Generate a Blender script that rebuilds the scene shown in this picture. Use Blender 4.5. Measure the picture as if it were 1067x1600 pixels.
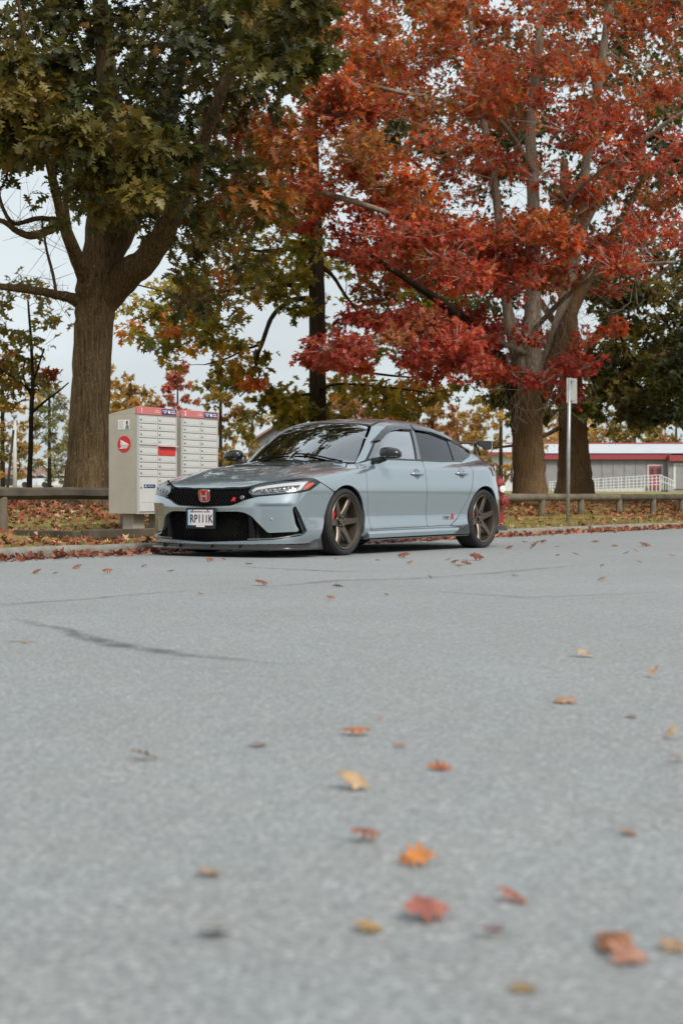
import bpy, bmesh, math, random
import numpy as np
from mathutils import Vector, Matrix
from mathutils.geometry import delaunay_2d_cdt
for _o in list(bpy.data.objects): bpy.data.objects.remove(_o)
SC = bpy.context.scene
COL = SC.collection
R = math.radians
rng = np.random.default_rng(11)

# ------------------------------------------------------------------ camera
cam_d = bpy.data.cameras.new('camera'); CAM = bpy.data.objects.new('camera', cam_d); COL.objects.link(CAM)
SC.camera = CAM
cam_d.sensor_fit = 'VERTICAL'; cam_d.sensor_height = 36.0; cam_d.sensor_width = 24.0
cam_d.lens = 56.25
cam_d.clip_start = .1; cam_d.clip_end = 3000
CAM.location = (0, 0, .57)
CAM.rotation_euler = (R(90 - .573), 0, 0)
cam_d.dof.use_dof = True; cam_d.dof.focus_distance = 16.2; cam_d.dof.aperture_fstop = 4.2
SC.render.resolution_x = 682; SC.render.resolution_y = 1024

# ------------------------------------------------------------------ sky, sun, exposure
SUN_EL, SUN_AZ = 42.0, 150.0          # azimuth clockwise from +Y (the viewing direction)
wd = bpy.data.worlds.new('World'); SC.world = wd; wd.use_nodes = True
nt = wd.node_tree; nt.nodes.clear()
sky = nt.nodes.new('ShaderNodeTexSky'); sky.sky_type = 'NISHITA'; sky.sun_disc = False
sky.sun_elevation = R(SUN_EL); sky.sun_rotation = R(SUN_AZ)
sky.air_density = 1.0; sky.dust_density = 6.0; sky.ozone_density = 1.5
hs = nt.nodes.new('ShaderNodeHueSaturation'); hs.inputs['Saturation'].default_value = .42
bgn = nt.nodes.new('ShaderNodeBackground'); bgn.inputs['Strength'].default_value = .122
wo = nt.nodes.new('ShaderNodeOutputWorld')
# thin even cloud veil: pale grey-white mixed over the clear sky
wtc = nt.nodes.new('ShaderNodeTexCoord'); wmap = nt.nodes.new('ShaderNodeMapping'); wmap.inputs['Scale'].default_value = (1, 1, 2.6)
wns = nt.nodes.new('ShaderNodeTexNoise'); wns.inputs['Scale'].default_value = 2.4; wns.inputs['Detail'].default_value = 6; wns.inputs['Roughness'].default_value = .55
wrp = nt.nodes.new('ShaderNodeMapRange'); wrp.inputs['From Min'].default_value = .35; wrp.inputs['From Max'].default_value = .65
wrp.inputs['To Min'].default_value = .62; wrp.inputs['To Max'].default_value = .92
wmx = nt.nodes.new('ShaderNodeMix'); wmx.data_type = 'RGBA'; wmx.inputs['B'].default_value = (5.45, 6.05, 6.30, 1)
nt.links.new(wtc.outputs['Generated'], wmap.inputs['Vector']); nt.links.new(wmap.outputs['Vector'], wns.inputs['Vector'])
nt.links.new(wns.outputs['Fac'], wrp.inputs['Value']); nt.links.new(wrp.outputs['Result'], wmx.inputs['Factor'])
nt.links.new(sky.outputs['Color'], hs.inputs['Color']); nt.links.new(hs.outputs['Color'], wmx.inputs['A'])
nt.links.new(wmx.outputs['Result'], bgn.inputs['Color']); nt.links.new(bgn.outputs['Background'], wo.inputs['Surface'])
sun_d = bpy.data.lights.new('sun', 'SUN'); sun_d.energy = 2.0; sun_d.angle = R(16); sun_d.color = (1, .94, .84)
SUN = bpy.data.objects.new('sun', sun_d); COL.objects.link(SUN)
SUN.rotation_euler = (R(90 - SUN_EL), 0, R(180 - SUN_AZ))
SC.view_settings.view_transform = 'Standard'; SC.view_settings.look = 'None'
SC.view_settings.exposure = .34; SC.view_settings.gamma = 1; SC.view_settings.use_curve_mapping = False
SC.cycles.max_bounces = 5; SC.cycles.diffuse_bounces = 2; SC.cycles.glossy_bounces = 3; SC.cycles.transmission_bounces = 3; SC.cycles.transparent_max_bounces = 10
SC.cycles.caustics_reflective = False; SC.cycles.caustics_refractive = False

# ------------------------------------------------------------------ materials
MATS = {}
def nmat(name):
    m = bpy.data.materials.new(name); m.use_nodes = True
    b = m.node_tree.nodes['Principled BSDF']; MATS[name] = m
    return m, m.node_tree, b
def plain(name, col, rough=.5, metal=0., coat=0., spec=.5, coat_rough=.03, emit=None, sub=None):
    m, t, b = nmat(name)
    b.inputs['Base Color'].default_value = (*col, 1); b.inputs['Roughness'].default_value = rough
    b.inputs['Metallic'].default_value = metal; b.inputs['Coat Weight'].default_value = coat
    b.inputs['Coat Roughness'].default_value = coat_rough; b.inputs['Specular IOR Level'].default_value = spec
    if emit: b.inputs['Emission Color'].default_value = (*emit[0], 1); b.inputs['Emission Strength'].default_value = emit[1]
    return m
def N(t, typ, **kw):
    n = t.nodes.new(typ)
    for k, v in kw.items():
        if k in n.inputs: n.inputs[k].default_value = v
        else: setattr(n, k, v)
    return n
def noise(t, scale, detail=4, rough=.55, coord='Object', stretch=None):
    tc = N(t, 'ShaderNodeTexCoord'); mp = N(t, 'ShaderNodeMapping')
    if stretch: mp.inputs['Scale'].default_value = stretch
    t.links.new(tc.outputs[coord], mp.inputs['Vector'])
    n = N(t, 'ShaderNodeTexNoise'); n.inputs['Scale'].default_value = scale; n.inputs['Detail'].default_value = detail; n.inputs['Roughness'].default_value = rough
    t.links.new(mp.outputs['Vector'], n.inputs['Vector'])
    return n.outputs['Fac']
def ramp(t, fac, stops, interp='LINEAR'):
    r = N(t, 'ShaderNodeValToRGB'); r.color_ramp.interpolation = interp
    e = r.color_ramp.elements
    while len(e) < len(stops): e.new(.5)
    for k, (p, c) in enumerate(stops): e[k].position = p; e[k].color = (*c, 1)
    t.links.new(fac, r.inputs['Fac']); return r.outputs['Color']
def mixc(t, fac, a, b, mode='MIX'):
    m = N(t, 'ShaderNodeMix', data_type='RGBA', blend_type=mode)
    for k, v in (('Factor', fac), ('A', a), ('B', b)):
        if hasattr(v, 'is_linked') or isinstance(v, bpy.types.NodeSocket): t.links.new(v, m.inputs[k])
        else: m.inputs[k].default_value = v if not isinstance(v, tuple) else (*v, 1)
    return m.outputs['Result']
def bump(t, b, fac, strength, dist=.01):
    n = N(t, 'ShaderNodeBump'); n.inputs['Strength'].default_value = strength; n.inputs['Distance'].default_value = dist
    t.links.new(fac, n.inputs['Height']); t.links.new(n.outputs['Normal'], b.inputs['Normal'])
def noisy(name, c1, c2, scale, rough=.6, detail=5, stretch=None, bstr=0., bdist=.01, lo=.35, hi=.65, metal=0., coat=0., bscale=None):
    m, t, b = nmat(name)
    f = noise(t, scale, detail, .6, stretch=stretch)
    t.links.new(ramp(t, f, [(lo, c1), (hi, c2)]), b.inputs['Base Color'])
    b.inputs['Roughness'].default_value = rough; b.inputs['Metallic'].default_value = metal; b.inputs['Coat Weight'].default_value = coat
    if bstr: bump(t, b, noise(t, bscale, detail, .6, stretch=stretch) if bscale else f, bstr, bdist)
    return m

# ------------------------------------------------------------------ mesh helpers
class MB:
    def __init__(s): s.v = []; s.f = []; s.mi = []
    def add(s, verts, faces, mi=0):
        o = len(s.v); s.v += [tuple(map(float, p)) for p in verts]; s.f += [tuple(i + o for i in q) for q in faces]; s.mi += [mi] * len(faces)
    def box(s, c, d, rz=0., bev=0., M=None, mi=0):
        hx, hy, hz = d[0] / 2, d[1] / 2, d[2] / 2
        if bev:
            bm = bmesh.new(); bmesh.ops.create_cube(bm, size=1)
            for v in bm.verts: v.co = Vector((v.co.x * d[0], v.co.y * d[1], v.co.z * d[2]))
            bmesh.ops.bevel(bm, geom=bm.edges[:], offset=bev, segments=2, affect='EDGES', profile=.5)
            vs = [v.co.copy() for v in bm.verts]; bm.verts.index_update()
            fs = [[v.index for v in f.verts] for f in bm.faces]; bm.free()
        else:
            vs = [Vector((x * hx, y * hy, z * hz)) for x in (-1, 1) for y in (-1, 1) for z in (-1, 1)]
            fs = [(0, 1, 3, 2), (4, 6, 7, 5), (0, 4, 5, 1), (2, 3, 7, 6), (0, 2, 6, 4), (1, 5, 7, 3)]
        m = Matrix.Translation(Vector(c)) @ (Matrix.Rotation(rz, 4, 'Z') if M is None else M.to_4x4())
        s.add([m @ v for v in vs], fs, mi); return s
    def tube(s, pts, rad, n=8, caps=True, mi=0):
        pts = [Vector(p) for p in pts]; k = len(pts)
        rad = [rad] * k if isinstance(rad, (int, float)) else list(rad)
        vs = []; ref = None
        for i, p in enumerate(pts):
            d = (pts[min(i + 1, k - 1)] - pts[max(i - 1, 0)])
            d = d.normalized() if d.length > 1e-9 else Vector((0, 0, 1))
            if ref is None: ref = d.orthogonal().normalized()
            ref = (ref - d * ref.dot(d)); ref = ref.normalized() if ref.length > 1e-6 else d.orthogonal().normalized()
            q = d.cross(ref)
            for j in range(n):
                a = 2 * math.pi * j / n
                vs.append(p + (ref * math.cos(a) + q * math.sin(a)) * rad[i])
        fs = [(i * n + j, i * n + (j + 1) % n, (i + 1) * n + (j + 1) % n, (i + 1) * n + j) for i in range(k - 1) for j in range(n)]
        if caps: fs += [tuple(range(n))[::-1], tuple((k - 1) * n + j for j in range(n))]
        s.add(vs, fs, mi); return s
    def lathe(s, prof, n=32, M=None, mi=0, close=False):
        """prof: (radius, height) pairs turned about local Z."""
        M = M or Matrix.Identity(4); k = len(prof); vs = []
        for r, h in prof:
            for j in range(n):
                a = 2 * math.pi * j / n; vs.append(M @ Vector((r * math.cos(a), r * math.sin(a), h)))
        fs = [(i * n + j, i * n + (j + 1) % n, (i + 1) * n + (j + 1) % n, (i + 1) * n + j) for i in range(k - 1) for j in range(n)]
        if close: fs += [tuple(range(n))[::-1], tuple((k - 1) * n + j for j in range(n))]
        s.add(vs, fs, mi); return s
    def prism(s, poly, h0, h1, M=None, mi=0):
        """2D polygon extruded from h0 to h1 along local Z."""
        M = M or Matrix.Identity(4); n = len(poly)
        vs = [M @ Vector((x, y, h)) for h in (h0, h1) for x, y in poly]
        fs = [tuple(range(n))[::-1], tuple(range(n, 2 * n))] + [(j, (j + 1) % n, n + (j + 1) % n, n + j) for j in range(n)]
        s.add(vs, fs, mi); return s
    def mesh(s, name, mats, smooth=False, angle=None):
        me = bpy.data.meshes.new(name); me.from_pydata(s.v, [], s.f)
        for m in (mats if isinstance(mats, (list, tuple)) else [mats]): me.materials.append(m)
        if any(s.mi): me.polygons.foreach_set('material_index', s.mi)
        bm = bmesh.new(); bm.from_mesh(me); bmesh.ops.recalc_face_normals(bm, faces=bm.faces[:])
        if angle is not None:
            for e in bm.edges: e.smooth = not (len(e.link_faces) == 2 and e.calc_face_angle(0) > R(angle))
        bm.to_mesh(me); bm.free()
        if smooth or angle is not None: me.polygons.foreach_set('use_smooth', [True] * len(me.polygons))
        me.update(); return me
    def build(s, name, mats, parent=None, smooth=False, angle=None, **kw):
        return link(name, s.mesh(name, mats, smooth, angle), parent, **kw)
def link(name, data, parent=None, loc=None, rot=None, label=None, cat=None, group=None, kind=None):
    o = bpy.data.objects.new(name, data); COL.objects.link(o); o.parent = parent
    if loc is not None: o.location = loc
    if rot is not None: o.rotation_euler = rot
    return tag(o, label, cat, group, kind)
def tag(o, label=None, cat=None, group=None, kind=None):
    for k, v in (('label', label), ('category', cat), ('group', group), ('kind', kind)):
        if v: o[k] = v
    return o
def empty(name, loc=(0, 0, 0), rz=0., label=None, cat=None, group=None):
    return link(name, None, None, loc, (0, 0, rz), label, cat, group)
def npmesh(name, V, F, mat, colors=None, normals=None, smooth=True):
    """fast mesh from numpy: V (n,3), F (m,3)"""
    me = bpy.data.meshes.new(name)
    me.vertices.add(len(V)); me.vertices.foreach_set('co', np.ascontiguousarray(V, np.float32).ravel())
    k = F.shape[1]
    me.loops.add(F.size); me.loops.foreach_set('vertex_index', np.ascontiguousarray(F, np.int32).ravel())
    me.polygons.add(len(F)); me.polygons.foreach_set('loop_start', np.arange(0, F.size, k, dtype=np.int32))
    me.update(calc_edges=True)
    if smooth: me.polygons.foreach_set('use_smooth', np.ones(len(F), bool))
    for m in (mat if isinstance(mat, (list, tuple)) else [mat]): me.materials.append(m)
    if colors is not None:
        at = me.color_attributes.new('leaf_colour', 'FLOAT_COLOR', 'POINT')
        at.data.foreach_set('color', np.ascontiguousarray(colors, np.float32).ravel())
    if normals is not None: me.normals_split_custom_set_from_vertices(np.ascontiguousarray(normals, np.float32).tolist())
    me.validate() if False else None
    return me
# ================================================================== SETTING
# kerb frame: a runs along the kerb away from the camera, p is the distance behind the kerb face
KA = R(32.0); KD = np.array([math.sin(KA), math.cos(KA)]); KN = np.array([-math.cos(KA), math.sin(KA)]); K0 = np.array([-3.13, 14.69])
KO = -.30      # the kerb face lies this far in front of the frame's base line
def kp(a, p, z=0.): q = K0 + a * KD + p * KN; return Vector((q[0], q[1], z))
def ap(x, y): d = np.stack([np.asarray(x) - K0[0], np.asarray(y) - K0[1]], -1); return d @ KD, d @ KN
_gp = np.array([-100, -.18, .8, 2.8, 4.5, 6.0, 9.0, 14., 25., 45., 80., 140., 400.]); _gz = np.array([.085, .085, .11, .175, .30, .40, .50, .60, .78, .98, 1.15, 1.2, 1.3])
def gz(x, y):
    a, p = ap(x, y)
    w = .012 * np.sin(x * 2.1 + 1.3 * y) + .010 * np.sin(1.7 * x - 2.9 * y + 1) + .02 * np.sin(.5 * x + .37 * y)
    return np.interp(p, _gp, _gz) + w * np.clip((p + .15) / .8, 0, 1)
def px(x, y, Z): return np.array([(x - 533.5) / 2500 * Z, Z, .57 + (775 - y) / 2500 * Z])     # point at depth Z

def value(t, v):
    n = N(t, 'ShaderNodeValue'); n.outputs[0].default_value = v; return n.outputs[0]
# asphalt: pale worn binder with visible aggregate
m, t, b = nmat('worn_asphalt')
tc = N(t, 'ShaderNodeTexCoord')
v1 = N(t, 'ShaderNodeTexVoronoi'); v1.inputs['Scale'].default_value = 125; t.links.new(tc.outputs['Object'], v1.inputs['Vector'])
sepc = N(t, 'ShaderNodeSeparateColor'); t.links.new(v1.outputs['Color'], sepc.inputs[0])
agg = ramp(t, sepc.outputs[0], [(0., (.180, .189, .192)), (.25, (.240, .253, .259)), (.7, (.288, .304, .310)), (.93, (.345, .361, .367)), (1., (.46, .472, .475))])
pits = ramp(t, noise(t, 120, 3, .6), [(.34, (.78, .78, .78)), (.48, (1, 1, 1))])
big = ramp(t, noise(t, .55, 5, .6), [(.32, (.93, .93, .925)), (.7, (1.04, 1.045, 1.05))])
brn = ramp(t, noise(t, 3.1, 6, .65), [(.40, (1, 1, 1)), (.75, (1.03, 1., .965))])
mid = ramp(t, noise(t, 9, 5, .7), [(.3, (.955, .955, .955)), (.7, (1.03, 1.03, 1.03))])
c = mixc(t, 1., agg, pits, 'MULTIPLY'); c = mixc(t, 1., c, big, 'MULTIPLY'); c = mixc(t, 1., c, brn, 'MULTIPLY'); c = mixc(t, 1., c, mid, 'MULTIPLY')
t.links.new(c, b.inputs['Base Color']); b.inputs['Roughness'].default_value = .78; b.inputs['Specular IOR Level'].default_value = .45
bump(t, b, noise(t, 85, 3, .6), .4, .004)
ASPHALT = m
rd = MB(); aa = np.linspace(-90, 160, 26); rd.add([kp(a, p) for a in aa for p in (-9.9, -4.5, KO + .06)], [(i*3+j, i*3+j+1, i*3+j+4, i*3+j+3) for i in range(25) for j in range(2)])
ROAD = rd.build('road', ASPHALT, kind='structure')
# dark seams and cracks in the paving
m, t, b = nmat('seam_tar'); t.links.new(ramp(t, noise(t, 60, 3), [(.3, (.035, .036, .037)), (.7, (.075, .077, .078))]), b.inputs['Base Color']); b.inputs['Roughness'].default_value = .85
at = N(t, 'ShaderNodeAttribute'); at.attribute_name = 'leaf_colour'; mm_ = N(t, 'ShaderNodeMath', operation='MULTIPLY')
t.links.new(at.outputs['Fac'], mm_.inputs[0]); nr = ramp(t, noise(t, 7, 5, .7), [(.34, (.12, .12, .12)), (.66, (1, 1, 1))]); t.links.new(nr, mm_.inputs[1]); t.links.new(mm_.outputs[0], b.inputs['Alpha'])
SEAM = m
def crack(pts, wpx, alpha, seed):
    r = np.random.default_rng(seed); P = []
    for (x, y) in pts: Z = .57 * 2500 / (y - 775); P.append(np.array([(x - 533.5) / 2500 * Z, Z]))
    Q = [];
    for i in range(len(P) - 1):
        n = max(2, int(np.linalg.norm(P[i+1] - P[i]) / .06))
        for k in range(n): Q.append(P[i] + (P[i+1] - P[i]) * k / n)
    Q = np.array(Q); n = len(Q); j = np.cumsum(r.normal(0, .012, n)); j -= np.linspace(0, j[-1], n)
    d = np.gradient(Q, axis=0); d /= np.linalg.norm(d, axis=1, keepdims=True); nn = np.stack([-d[:, 1], d[:, 0]], 1)
    Q = Q + nn * j[:, None] * .6
    w = wpx * (1 + .35 * np.sin(np.arange(n) * .21 + seed) + r.normal(0, .12, n)); al = alpha * np.clip(np.minimum(np.arange(n), n - 1 - np.arange(n)) / (n * .22), 0, 1)
    V = []; C = []
    for s_, q in ((-1, 0), (-.35, 1), (.35, 1), (1, 0)):
        V.append(np.column_stack([Q + nn * (w * s_)[:, None], np.full(n, .004)])); C.append(np.repeat((al * q)[:, None], 4, 1))
    V = np.concatenate(V); C = np.concatenate(C); i = np.arange(n - 1)
    Fq = np.concatenate([np.stack([k*n+i, k*n+i+1, (k+1)*n+i+1, (k+1)*n+i], 1) for k in range(3)])
    link('paving_crack', npmesh('paving_crack', V, Fq, SEAM, colors=C), ROAD)
crack([(-40,949),(60,942),(130,938),(200,931),(270,926),(340,921)], .06, .32, 1)
crack([(300,925),(430,917),(520,908),(640,905),(760,897),(860,888),(940,880)], .07, .30, 2)
crack([(20,966),(60,975),(110,985),(150,1000),(205,1013),(300,1027),(420,1037),(520,1043)], .06, .5, 3)
crack([(350,884),(430,889),(520,893),(600,895)], .022, .9, 4)
crack([(640,922),(820,935),(1067,925)], .05, .22, 5)
crack([(0,1005),(40,1004),(75,1006)], .03, .5, 6)

# ground cover: soil and thin autumn turf
def turf(name, g1, g2, s1, patch):
    m, t, b = nmat(name)
    c1 = ramp(t, noise(t, 26, 6, .7), [(.3, s1), (.46, g1), (.72, g2)]); c2 = ramp(t, noise(t, 1.1, 5, .6), [(.38, (.82, .80, .75)), (.62, (1.12, 1.1, 1.0))])
    c3 = ramp(t, noise(t, .09, 3, .5), [(.4, (.95, .95, .95)), (.6, patch)])
    t.links.new(mixc(t, 1., mixc(t, 1., c1, c2, 'MULTIPLY'), c3, 'MULTIPLY'), b.inputs['Base Color']); b.inputs['Roughness'].default_value = .95; b.inputs['Specular IOR Level'].default_value = .15
    bump(t, b, noise(t, 40, 5, .7), .8, .03); return m
TURF = turf('autumn_turf', (.24, .215, .070), (.40, .36, .14), (.16, .115, .058), (1.08, 1.06, .95))
TURF2 = turf('verge_turf', (.115, .105, .032), (.20, .18, .062), (.085, .065, .035), (1.08, 1.06, .95))
def sheet(name, avals, pvals, zf, mat):
    A, P = np.meshgrid(avals, pvals, indexing='ij'); X = K0[0] + A * KD[0] + P * KN[0]; Y = K0[1] + A * KD[1] + P * KN[1]; Zz = zf(X, Y)
    V = np.stack([X, Y, Zz], -1).reshape(-1, 3); na, npp = A.shape; i, j = np.meshgrid(np.arange(na - 1), np.arange(npp - 1), indexing='ij'); k = (i * npp + j).ravel()
    return link(name, npmesh(name, V, np.stack([k, k + npp, k + npp + 1, k + 1], 1), mat), kind='structure')
av = np.concatenate([np.arange(-300, -12, 12), np.arange(-12, 50, .25), np.arange(50, 700, 14)]); pv = np.concatenate([np.arange(-.18, 10, .2), np.arange(10, 60, 2.), np.arange(60, 900, 40)])
GRASS = sheet('grass_field', av, pv, gz, TURF)
VERGE = sheet('road_verge', np.concatenate([np.arange(-120, -22, 7), np.arange(-22, 0, .15), np.arange(0, 160, 8)]), np.concatenate([np.arange(-90, -12, 6), np.arange(-12.05, -9.84, .1)]),
              lambda x, y: .008 + .03 * np.clip((-9.8 - ap(x, y)[1]) / .5, 0, 1) + .006 * np.sin(9 * x + 4 * y), TURF2)
# kerb: cast concrete lengths with open joints
CONC = noisy('kerb_concrete', (.17, .16, .14), (.29, .275, .245), 7, .9, detail=8, bstr=.5, bdist=.01, lo=.3, hi=.7, bscale=45)
KERB = link('kerb', None, kind='structure')
kprof = [(.0, -.12), (.006, .055), (.014, .080), (.034, .093), (.075, .097), (.15, .096), (.155, -.12)]
for k in range(-6, 18):
    a0, a1 = 1.02 + 3 * k, 4.02 + 3 * k; r = np.random.default_rng(k + 50)
    dp, dz = r.normal(0, .006), r.normal(0, .004)
    if k == -1: dp, dz = -.018, .006
    ks = MB(); na = 26; vs = []
    for i in range(na + 1):
        a = a0 + .006 + (a1 - a0 - .012) * i / na; e = min(i, na - i); rd_ = (.012 if e == 0 else .003 if e == 1 else 0)
        for p_, z_ in kprof:
            vs.append(kp(a, KO + p_ + dp + rd_ + r.normal(0, .0018), z_ + dz + (-rd_ if z_ > 0 else 0) + r.normal(0, .0015)))
    ks.add(vs, [(i*7+j, i*7+(j+1) % 7, (i+1)*7+(j+1) % 7, (i+1)*7+j) for i in range(na) for j in range(7)] + [tuple(range(7)), tuple(na*7+j for j in range(7))])
    ks.build('kerb_stone', CONC, KERB, smooth=False, angle=50)

# ================================================================== STREET FURNITURE
def wood(name, c1, c2): return noisy(name, c1, c2, 3.2, .85, detail=8, stretch=(1, 1, 1), bstr=.5, bdist=.006, lo=.3, hi=.7, bscale=38)
WOOD = wood('weathered_wood', (.085, .066, .046), (.20, .165, .125)); WOOD2 = wood('dark_weathered_wood', (.045, .036, .027), (.115, .092, .068))
# timber rail fence behind the kerb
def at_px(x, p):             # a along the kerb where image column x meets offset p
    k = (x - 533.5) / 2500; q = K0 + p * KN; return (k * q[1] - q[0]) / (KD[0] - k * KD[1])
def fence_post(a, p, top, label):
    q = kp(a, p); z0 = float(gz(q.x, q.y)) - .08; r = np.random.default_rng(int(a * 100) % 9999)
    f = MB(); f.lathe([(.072, z0), (.070, z0 + .3), (.068, top - .02), (.060, top), (.0005, top + .006)], 14, Matrix.Translation((q.x, q.y, 0)) @ Matrix.Rotation(r.normal(0, .02), 4, 'X'))
    return f.build('fence_post', WOOD, smooth=False, angle=40, label=label, cat='fence post', group='posts of the timber rail fence')
def fence_rail(a0, a1, p, zc, rad, mat, label, sq=False):
    A, B = kp(a0, p), kp(a1, p); f = MB(); n = 14; r = np.random.default_rng(int(a0 * 37) % 999)
    pts = [A.lerp(B, k / n) + Vector((0, 0, zc + r.normal(0, .003))) for k in range(n + 1)]
    f.tube(pts, [rad * (1 + r.normal(0, .02)) for _ in pts], 6 if sq else 14); 
    return f.build('fence_rail', mat, angle=50, label=label, cat='fence rail', group='rails of the timber rail fence')
FP = 2.7
posts_r = [at_px(x, FP) for x in (845.7, 907, 966.5, 1019.5, 1064.)]; sp = posts_r[2] - posts_r[1]
pr = posts_r + [posts_r[-1] + sp * k for k in (1, 2, 3)]
names = ['timber post left of the grey sign pole, nearest the car tail', 'timber post just right of the grey sign pole', 'timber post where two fence rails meet, third along', 'timber post fourth from the car tail, below the ramp', 'timber post at the right edge of the picture']
names += ['first timber post beyond the right edge of the picture', 'second timber post beyond the right edge of the picture', 'last timber post of the fence, far beyond the right edge']
for k, a in enumerate(pr): fence_post(a, FP, .50, names[k])
js = [posts_r[0] - 2 * sp - .2, posts_r[2] - .02, pr[4] + .4, pr[7]]
fence_rail(js[0], js[1], FP, .545, .070, WOOD, 'long pale log rail behind the sign pole and tree trunks')
fence_rail(js[1] + .02, js[2], FP, .540, .070, WOOD2, 'dark log rail at the right, in front of the ramp')
fence_rail(js[2] + .02, js[3], FP, .540, .070, WOOD, 'log rail running on beyond the right edge of the picture')
aL = at_px(3, FP + .1); aM = at_px(197, FP + .1); 
for a, lb in ((aL, 'timber post at the left edge of the picture'), (aM, 'timber post seen under the first mailbox'), (aM + 2.6, 'timber post hidden behind the mailboxes')): fence_post(a, FP + .1, .56, lb)
fence_rail(aL - 3, aM + .1, FP + .1, .602, .074, WOOD2, 'thick dark rail in front of the left oak trunk', True)
fence_rail(aM + .12, aM + 5.2, FP + .1, .595, .070, WOOD2, 'dark rail behind the mailboxes', True)
for k in range(3): fence_post(aM + 5.0 + 2.4 * k, FP + .05, .53, 'timber post hidden behind the parked car, %s from its nose' % ('first', 'second', 'third', 'fourth')[k])
fence_rail(aM + 5.22, js[0] - .02, FP + .05, .565, .070, WOOD, 'log rail hidden behind the parked car')
# timber edging round the mailbox pad
def sleeper(a0, p0, a1, p1, label):
    A, B = kp(a0, p0), kp(a1, p1); z = max(float(gz(A.x, A.y)), float(gz(B.x, B.y))); d = B - A; rz = math.atan2(d.y, d.x)
    MB().box((A + B) / 2 + Vector((0, 0, z + .015)), (d.length, .11, .10), rz=rz, bev=.012).build('timber_edging', WOOD2, label=label, cat='timber', group='timbers edging the mailbox pad')
sleeper(2.35, 1.02, 6.4, .98, 'long low timber on the ground in front of the mailboxes'); sleeper(2.35, 1.14, 2.55, 2.2, 'short low timber at the left end of the mailbox pad')

# cluster mailboxes
BOXW = noisy('mailbox_grey', (.52, .52, .51), (.60, .60, .585), 4, .5, lo=.3, hi=.7)
BOXS = noisy('mailbox_side_beige', (.36, .33, .28), (.46, .42, .36), 2.5, .6, detail=8, lo=.3, hi=.7)
BOXR = plain('mailbox_header_red', (.56, .17, .165), .5); BRIGHT_RED = plain('slot_red', (.62, .035, .025), .45); POSTRED = plain('logo_red', (.58, .02, .025), .45)
NAVY = plain('label_navy', (.015, .035, .13), .5); PALE = plain('label_white', (.78, .78, .77), .5); LOCK = plain('lock_metal', (.28, .28, .28), .35, .9); SLIT = plain('door_shadow_gap', (.12, .12, .12), .8)
def txt(s, name, size, mat, parent, M, ext=.0006, shear=0., bold=0., sx=1.):
    c = bpy.data.curves.new(name, 'FONT'); c.body = s; c.size = size; c.extrude = ext; c.align_x = 'CENTER'; c.align_y = 'CENTER'; c.shear = shear; c.offset = bold; c.resolution_u = 3
    o = bpy.data.objects.new(name, c); COL.objects.link(o); bpy.context.view_layer.update()
    me = bpy.data.meshes.new_from_object(o.evaluated_get(bpy.context.evaluated_depsgraph_get())); bpy.data.objects.remove(o)
    me.materials.clear(); me.materials.append(mat)
    o = link(name, me, parent); o.matrix_local = M @ Matrix.Diagonal((sx, 1, 1, 1)); return o
BW, BD, BZ0, BZ1, BZ2 = .74, .42, .235, 1.385, 1.465     # width, depth, bottom, back-top, front-top above the pad
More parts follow.
